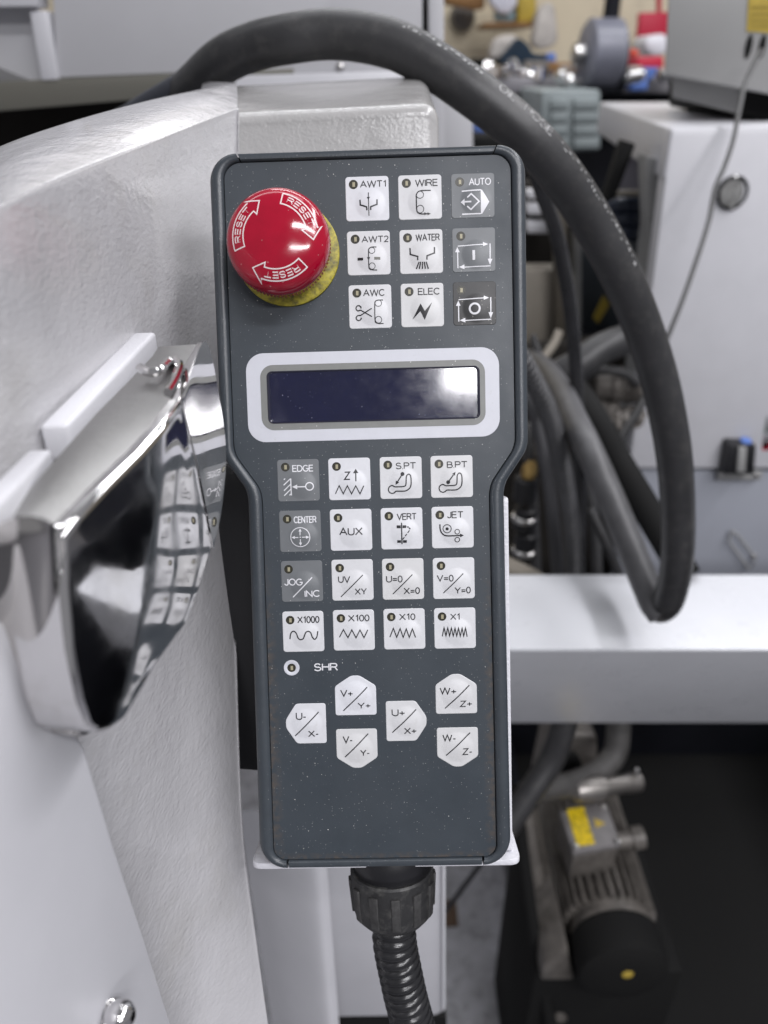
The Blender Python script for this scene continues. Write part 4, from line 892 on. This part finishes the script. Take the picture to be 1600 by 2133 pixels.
# folded steel column behind the cable gland
colm = thing('lower_column', 'pale folded steel machine column behind the cable gland', 'column', W(720, 2100, .52))
cx_ = [(498, 1690, .53), (545, 1690, .50), (600, 1690, .478), (645, 1690, .468), (672, 1690, .474)]
lo_ = [(545, 2240, .53), (585, 2240, .50), (630, 2240, .478), (680, 2240, .468), (712, 2240, .474)]
up_ = [W(*q) for q in cx_]; dn_ = [Vector((a.x+.004, a.y, hit(l[0], l[1], a, Vector((0, 1, 0))).z)) for a, l in zip(up_, lo_)]
upc, dnc = catmull(up_, 5), catmull(dn_, 5); bm = bmesh.new(); vv = [(bm.verts.new(a), bm.verts.new(b)) for a, b in zip(upc, dnc)]
for a, c in zip(vv, vv[1:]): bm.faces.new((a[0], a[1], c[1], c[0]))
part('curved_skin', bm, m_white, colm, smooth=80)
yq = W(800, 1900, .53).y
part('flat_plate', vslab([(660, 1640), (924, 1640), (924, 2100), (918, 2112), (905, 2117), (690, 2120)], yq, .02, .002), m_door, colm)
part('plate_edge', vslab([(921, 1640), (928, 1640), (928, 2102), (921, 2112)], yq-.003, .024, .001), m_white, colm)
part('floor_skirt', vslab([(694, 2121), (930, 2119), (940, 2300), (700, 2300)], yq+.006, .02, 0), m_void, colm)

# sheet metal machine covers at the upper left
Y3 = .90
cov = thing('machine_cover', 'light grey sheet metal machine cover across the upper left with a folded lip coloured as shaded', 'machine cover', hy(400, 160, Y3))
part('front_sheet', vslab([(97, -260), (880, -260), (880, 178), (560, 178), (560, 152), (390, 152), (118, 163)], Y3, .03, .002), m_grey, cov)
part('folded_lip', prism([hy(-200, 178, Y3-.002), hy(612, 143, Y3-.002), hy(608, 152, Y3-.002)+Vector((0, .004, -.012)), hy(-200, 178, Y3-.002)+Vector((0, .004, -.030))], (0, .03, 0), .001), m_lipshade, cov)
part('corner_post', vslab([(60, 22), (97, 22), (122, 166), (86, 168)], Y3-.004, .03, .002), m_white, cov)
part('upper_sheet', vslab([(-300, -260), (78, -260), (78, 14), (-300, 16)], Y3-.01, .03, .002), m_white, cov)
part('recess', prism([hy(-300, 17, Y3+.02), hy(75, 17, Y3+.02), hy(95, 180, Y3+.02), hy(-300, 190, Y3+.09)], (0, .01, 0), 0), m_grey, cov)
part('lower_plate', vslab([(470, 158), (878, 146), (890, 240), (470, 240)], Y3-.012, .01, .0015), m_white, cov)
part('screw', lathe([(.0001, .004), (.003, .003), (.0045, 0)], hy(708, 138, Y3-.001), (0, -1, .3), 14), m_steel, cov)
part('end_sheet', vslab([(890, -260), (924, -260), (926, 420), (896, 420)], Y3+.004, .03, .002), m_grey, cov)
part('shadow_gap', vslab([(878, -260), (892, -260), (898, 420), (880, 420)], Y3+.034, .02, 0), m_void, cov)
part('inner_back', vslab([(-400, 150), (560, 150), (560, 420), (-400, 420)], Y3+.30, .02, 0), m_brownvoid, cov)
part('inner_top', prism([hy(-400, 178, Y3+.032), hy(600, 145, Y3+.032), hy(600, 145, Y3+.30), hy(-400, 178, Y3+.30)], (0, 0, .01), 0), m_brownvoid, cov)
pp2 = link('grey_partition', vslab([(920, 120), (984, 130), (986, 420), (920, 420)], 1.02, .02, .002), m_grey); tag(pp2, 'pale grey panel showing between the casting and the oil hose', 'panel')

# ------------------------------------------------------------------ clutter between the pendant and the white cabinet
def one(name, bm, m, label, cat, group=None, **k): return tag(link(name, bm, m, **k), label, cat, group)
for (a, b, c, d), nm in (((1098, 396, 1130, 414), 'topmost'), ((1098, 424, 1152, 447), 'middle'), ((1098, 462, 1152, 486), 'lowest')):
    one('steel_slat', vslab([(a, b), (c, b+2), (c, d+1), (a, d)], 1.25, .03), m_white, '%s of the three white steel slats seen past the pendant' % nm, 'slat', 'white steel slats beside the pendant')
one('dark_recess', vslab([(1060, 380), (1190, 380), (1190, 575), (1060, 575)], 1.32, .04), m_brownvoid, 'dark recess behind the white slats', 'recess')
one('tan_cover', vslab([(1060, 562), (1163, 562), (1160, 800), (1060, 800)], 1.22, .05), m_tan, 'tan sheet metal cover between pendant and black cable', 'cover')
one('brown_post', vslab([(1158, 420), (1184, 420), (1178, 770), (1158, 770)], 1.18, .03), M('brown_paint', (.07, .06, .045), .6), 'dull brown upright behind the straight black cable', 'post')
drum = thing('reservoir', 'blue grey oil reservoir with yellow tags behind the oil hose', 'tank', hy(1250, 700, 1.35))
part('shell', vslab([(1185, 440), (1345, 440), (1345, 760), (1185, 760)], 1.35, .2, .03), M('reservoir_paint', (.075, .09, .105), .45, var=(14, .4)), drum)
part('seam', vslab([(1196, 470), (1212, 470), (1212, 760), (1198, 760)], 1.33, .02, .002), m_greybox, drum)
part('yellow_tag', vslab([(1258, 616), (1270, 634), (1246, 674), (1236, 662)], 1.335, .004, 0), m_yellowp, drum)
part('yellow_tag', vslab([(1322, 538), (1350, 512), (1355, 524), (1328, 550)], 1.335, .004, 0), m_yellowp, drum)
bnd = thing('coiled_drum', 'dark blue ribbed drum under a cream strap below the cabinet top', 'drum', hy(1310, 460, 1.2))
for k, (v, r) in enumerate(((432, .050), (462, .048), (492, .044))):
    part('rib', tube(catmull([hy(1262, v+4, 1.20), hy(1305, v-8, 1.18), hy(1352, v+2, 1.20)], 6), .0115, 12), M('drum_blue', (.04, .05, .075), .3), bnd)
part('strap', tube(catmull([hy(1258, 418, 1.18), hy(1290, 404, 1.165), hy(1356, 404, 1.17)], 6), .005, 10), m_tan, bnd)
one('cabinet_brace', vslab([(1300, 292), (1326, 300), (1284, 412), (1256, 430)], 1.12, .03), m_void, 'black diagonal brace under the white cabinet top', 'brace')
one('lavender_sheet', vslab([(1285, 335), (1342, 322), (1342, 400), (1280, 402)], 1.5, .03), M('lavender', (.42, .40, .45), .5), 'pale lavender sheet under the white cabinet top', 'sheet')
part('leg_frame', vslab([(1346, 322), (1390, 340), (1375, 520), (1345, 640), (1352, 500)], 1.06, .04), m_greybox, cab)
hosing('elbow_hose', [(1120, 800, .95), (1195, 765, .93), (1250, 728, .93), (1300, 708, .94), (1345, 690, .97)], .019, m_rubber, 'thick black hose crossing behind the oil hose under the reservoir', 'hose')
hosing('bare_pipe', [(1112, 770, 1.05), (1150, 722, 1.05), (1165, 690, 1.05)], .006, m_tan, 'short tan pipe beside the ribbed conduit', 'pipe')
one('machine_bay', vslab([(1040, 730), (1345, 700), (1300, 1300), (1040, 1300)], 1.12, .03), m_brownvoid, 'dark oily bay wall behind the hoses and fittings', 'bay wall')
for u, v, r, l, ax_, lb_ in ((1240, 800, .020, .05, (1, -.3, .1), 'oily grey valve body just under the elbow hose'), (1300, 815, .016, .05, (.7, -.7, .3), 'oily valve body beside the oil hose'), (1235, 848, .018, .045, (1, -.5, -.2), 'oily coupling below the valve body'), (1290, 880, .014, .05, (.3, -.8, .6), 'slim oily coupling above the slanting black bar')):
    one('valve_body', lathe([(r*.5, 0), (r, .004), (r, l*.45), (r*1.15, l*.5), (r*1.15, l*.7), (r*.7, l*.75), (r*.6, l)], hy(u, v, .98), ax_, 24), m_iron, lb_, 'valve', 'valves under the elbow hose')
for u, v in ((1308, 846), (1262, 985)):
    pass
hosing('thin_hose', [(1360, 800, .92), (1335, 845, .92), (1300, 905, .93), (1270, 960, .94)], .005, m_rubber, 'thin dark hose slanting down behind the oil hose', 'hose')
hosing('slanting_bar', [(1172, 770, 1.08), (1225, 850, .84), (1290, 965, .80), (1350, 1065, .79), (1430, 1200, .78)], .0150, m_void, 'straight black bar slanting behind the return of the oil hose', 'bar')
stk = thing('fitting_stack', 'stack of dark hydraulic fittings with steel rings close to the pendant', 'fitting', hy(1090, 1150, .80))
for k, v in enumerate((1000, 1060, 1110)):
    part('body', lathe([(.011, 0), (.014, .003), (.014, .030), (.011, .033)], hy(1092, v+44, .80), (0, 0, 1), 24), m_black, stk)
for v in (1078, 1146): part('ring', lathe([(.0125, 0), (.0155, .002), (.0155, .007), (.0125, .009)], hy(1092, v+6, .80), (0, 0, 1), 24), m_steel, stk)
part('brass_tip', lathe([(.009, 0), (.009, .012), (.005, .02)], hy(1100, 992, .80), (.1, -.2, 1), 20), m_brass, stk)
br = one('brass_valve', lathe([(.005, 0), (.009, .003), (.009, .012), (.006, .016)], hy(1172, 852, .85), (.4, -.8, .4), 20), m_brass, 'small brass nozzle between the ribbed conduit and the black cable', 'nozzle')
hosing('beige_tube', [(1020, 1160, .84), (1060, 1182, .85), (1110, 1206, .86), (1170, 1245, .88)], .011, m_tan, 'beige tube lying on the back edge of the white beam', 'tube')

# ------------------------------------------------------------------ far end of the workshop
def far(u, v, y=3.3): return hy(u, v, y)
bench = thing('workbench', 'long dark workbench against the cream wall, cluttered with tools', 'workbench', far(1190, 250))
p_ = far(1190, 160, 3.0)
part('bench_top', prism([(.2, 3.0, p_.z), (3.2, 3.0, p_.z), (3.2, 3.9, p_.z), (.2, 3.9, p_.z)], (0, 0, -.05), .01), M('bench_top', (.30, .29, .31), .35, var=(5, .5)), bench)
for x in (.35, 1.6, 3.0): part('leg', box((x, 3.15, p_.z/2-.03), (.08, .08, p_.z-.07), .005), m_darkblue, bench)
part('lower_panel', box((1.7, 3.5, p_.z/2), (2.9, .04, p_.z-.1), 0), m_darkblue, bench)
bz2 = p_.z
dc_ = thing('drawer_cabinet', 'grey green steel drawer cabinet with two columns standing before the workbench', 'drawer cabinet', far(1190, 310, 2.5))
part('carcass', vslab([(1128, 188), (1252, 186), (1252, 312), (1128, 322)], 2.5, .4, .01), m_drawer, dc_)
for i, (u0, u1) in enumerate(((1148, 1183), (1196, 1248))):
    for k in range(4): part('drawer', vslab([(u0, 206+k*27), (u1, 205+k*27), (u1, 228+k*27), (u0, 229+k*27)], 2.485, .02, .003), m_drawer, dc_)
gw = thing('grinding_wheel', 'big blue grey disc wheel on a post at the workbench', 'grinder', far(1260, 170, 2.8))
gcx = far(1268, 112, 2.8)
part('disc', lathe([(.084, 0), (.096, .008), (.096, .10), (.084, .11), (.03, .11)], gcx+Vector((-.075, 0, 0)), (1, .10, 0), 40), M('wheel_grey', (.20, .205, .25), .35, var=(9, .3)), gw)
part('hub', lathe([(.03, 0), (.03, .03), (.02, .035)], gcx+Vector((-.08, -.0, 0)), (-1, -.10, 0), 20), m_steel, gw)
part('post', lathe([(.025, 0), (.025, .5)], gcx+Vector((0, .03, .05)), (0, 0, 1), 16), m_darkblue, gw)
part('foot', box((gcx.x, gcx.y+.03, (gcx.z-.13+bz2)/2+.06), (.12, .12, .14), .01), m_darkblue, gw)
def hang(name, px, y, th, m, label, cat, bev=.012): return one(name, vslab(px, y, th, bev), m, label, cat)
one('wall_shelf', vslab([(1008, 47), (1115, 46), (1115, 55), (1008, 57)], 3.85, .3, .004), m_wood, 'wooden shelf on the cream wall holding packages', 'shelf')
hang('yellow_carton', [(1078, -40), (1118, -40), (1118, 46), (1078, 47)], 3.9, .2, m_yellowp, 'yellow carton standing on the wooden shelf', 'carton')
hang('plastic_bag', [(1012, -40), (1080, -40), (1078, 10), (1060, 30), (1040, 26), (1022, 5)], 3.88, .1, M('white_plastic', (.66, .66, .74), .35), 'white plastic bag slumped on the wooden shelf', 'bag')
hang('blue_packet', [(1034, 18), (1077, 20), (1074, 44), (1034, 43)], 3.93, .1, M('aqua', (.35, .50, .58), .5), 'pale blue packet under the plastic bag on the shelf', 'packet')
hang('cloth_sack', [(1122, 22), (1140, 2), (1156, 8), (1160, 40), (1164, 85), (1150, 98), (1128, 103), (1110, 92), (1116, 60)], 3.75, .12, m_cloth, 'white cloth sack hanging beside the wooden shelf', 'sack', .02)
hang('pale_rag', [(1020, 118), (1030, 80), (1060, 70), (1082, 76), (1060, 105), (1035, 125)], 3.5, .1, m_cloth, 'pale crumpled rag on the left of the workbench', 'rag', .02)
hang('navy_jacket', [(1034, 138), (1060, 105), (1082, 76), (1105, 95), (1110, 112), (1150, 112), (1158, 140), (1100, 150), (1050, 145)], 3.4, .15, m_navy, 'navy jacket heaped on the workbench under the sack', 'jacket', .02)
hang('blue_bottle', [(1142, 110), (1158, 108), (1160, 132), (1140, 134)], 3.2, .05, m_bluep, 'blue bottle on the workbench beside the navy jacket', 'bottle', .01)
hang('blue_tool_bin', [(1312, 168), (1350, 166), (1352, 188), (1314, 190)], 2.95, .15, m_bluep, 'blue plastic bin under the front edge of the workbench', 'bin', .01)
hang('blue_crate', [(990, 246), (1022, 250), (1032, 284), (988, 284)], 2.6, .2, m_bluep, 'blue crate on the floor seen under the oil hose', 'crate', .01)
hang('black_crate', [(984, 284), (1040, 284), (1046, 330), (984, 330)], 2.4, .2, m_void, 'black crate below the blue crate under the oil hose', 'crate', .01)
hang('red_board', [(1335, 26), (1394, 24), (1394, 98), (1328, 92)], 3.9, .05, m_redp, 'red board on the cream wall beside the grey box', 'board', .004)
hang('red_pole', [(1370, -40), (1380, -40), (1378, 24), (1371, 24)], 3.92, .03, m_redp, 'thin red pole above the red board', 'pole', .002)
hang('white_hood', [(1348, 74), (1392, 68), (1394, 112), (1362, 118), (1342, 100)], 3.5, .2, M('bright_plastic', (.75, .75, .80), .4), 'white rounded plastic hood in front of the red board', 'hood', .03)
hang('red_toolbox', [(1328, 118), (1384, 116), (1384, 146), (1326, 144)], 3.2, .2, m_redp, 'red toolbox on the workbench below the white hood', 'toolbox', .01)
hang('orange_rag', [(1312, 100), (1334, 104), (1332, 118), (1312, 116)], 3.3, .1, M('orange', (.60, .10, .06), .7), 'orange red rag beside the red toolbox', 'rag', .01)
hang('brown_tool_rack', [(925, -40), (1012, -40), (1010, 18), (990, 20), (960, 14), (926, 8)], 3.95, .08, m_wood, 'brown tool rack on the cream wall at the top', 'tool rack', .01)
one('wall_fitting', lathe([(.0001, .08), (.05, .06), (.06, 0)], far(963, 36, 4.2), (0, -1, 0), 20), m_iron, 'round dark fitting on the cream wall under the tool rack', 'fitting')
rnd = random.Random(3)
for u, v, lb_ in ((1035, 151, 'shiny steel tool piece at the left end of the workbench'), (1075, 152, 'shiny steel tool piece in front of the navy jacket'), (1090, 144, 'shiny steel tool piece under the cloth sack'), (1187, 176, 'shiny steel tool piece just above the drawer cabinet'), (1206, 165, 'shiny steel tool piece at the foot of the grinding wheel'), (1300, 164, 'shiny steel tool piece behind the blue bin'), (1374, 160, 'shiny steel tool piece below the red toolbox')):
    one('shiny_tool', lathe([(.012, 0), (.02, .01), (.02, .05), (.012, .06)], far(u, v, 2.75 if v > 155 else 3.1), (rnd.uniform(-1, 1), -.4, rnd.uniform(-.3, .8)), 14), m_chrome, lb_, 'tool', 'shiny tool pieces on the workbench')
for k, (u, v, m_, lb_) in enumerate(((1120, 146, m_iron, 'dark boxy oddment beside the blue bottle'), (1155, 150, m_wood, 'brown boxy oddment on the middle of the workbench'), (1215, 150, m_greybox, 'pale grey boxy oddment left of the grinding wheel'), (1010, 142, m_void, 'black boxy oddment beside the pale rag'))):
    one('bench_oddment', box(far(u, v, 3.15), (.10, .08, .06), .01, rz=k*.7), m_, lb_, 'oddment', 'oddments on the workbench')
bm = bmesh.new(); rnd = random.Random(11)
for k in range(90):
    u = rnd.uniform(985, 1390); v = rnd.uniform(128, 166); s_ = rnd.uniform(.012, .04)
    p = far(u, v, 2.9+rnd.random()*.5); p.z = bz2+s_*.3
    box(p, (s_*rnd.uniform(.6, 2.2), s_, s_*rnd.uniform(.5, 1.6)), .003, bm, rnd.uniform(0, 3))
for f in bm.faces: f.material_index = (int(f.calc_center_median().x*97) + int(f.calc_center_median().y*31)) % 5
o = link('bench_litter', bm, [m_steel, m_iron, m_cloth, m_bluep, m_wood], kind='stuff', smooth=None); tag(o, 'litter of small tools and offcuts strewn over the workbench', 'litter')
for pts, r, lb_ in (([(1098, 880, .93), (1104, 960, .93), (1112, 1060, .94), (1120, 1260, .95)], .006, 'thin black hose hanging just right of the fitting stack'),
        ([(1215, 930, .95), (1226, 1010, .95), (1240, 1110, .96), (1246, 1260, .97)], .007, 'black hose hanging between the ribbed conduit and the lighter hose run'),
        ([(1228, 1060, .90), (1262, 1130, .90), (1290, 1200, .91), (1300, 1270, .92)], .006, 'black hose curving behind the lower part of the lighter hose run'),
        ([(1215, 790, 1.0), (1250, 772, .99), (1296, 776, .99), (1330, 800, 1.0)], .006, 'thin black hose arching over the valves under the elbow hose'),
        ([(1110, 700, 1.05), (1130, 748, 1.04), (1166, 772, 1.03), (1210, 800, 1.03)], .005, 'thin dark hose below the tan sheet metal cover')):
    hosing('bay_hose', pts, r, m_rubber, lb_, 'hose', 'thin hoses in the machine bay')
for u, v, d, ax_, lb_ in ((1262, 905, .96, (.4, -.6, .7), 'oily hex coupling below the slim coupling'), (1218, 885, .97, (-.2, -.5, .9), 'oily hex coupling right of the black cable'), (1104, 940, .95, (.3, -.8, .2), 'oily hex coupling above the brass tip')):
    one('hex_coupling', lathe([(.008, 0), (.015, .002), (.015, .016), (.010, .018), (.010, .032)], W(u, v, d), ax_, 6), m_iron, lb_, 'coupling', 'hex couplings in the machine bay', smooth=20)
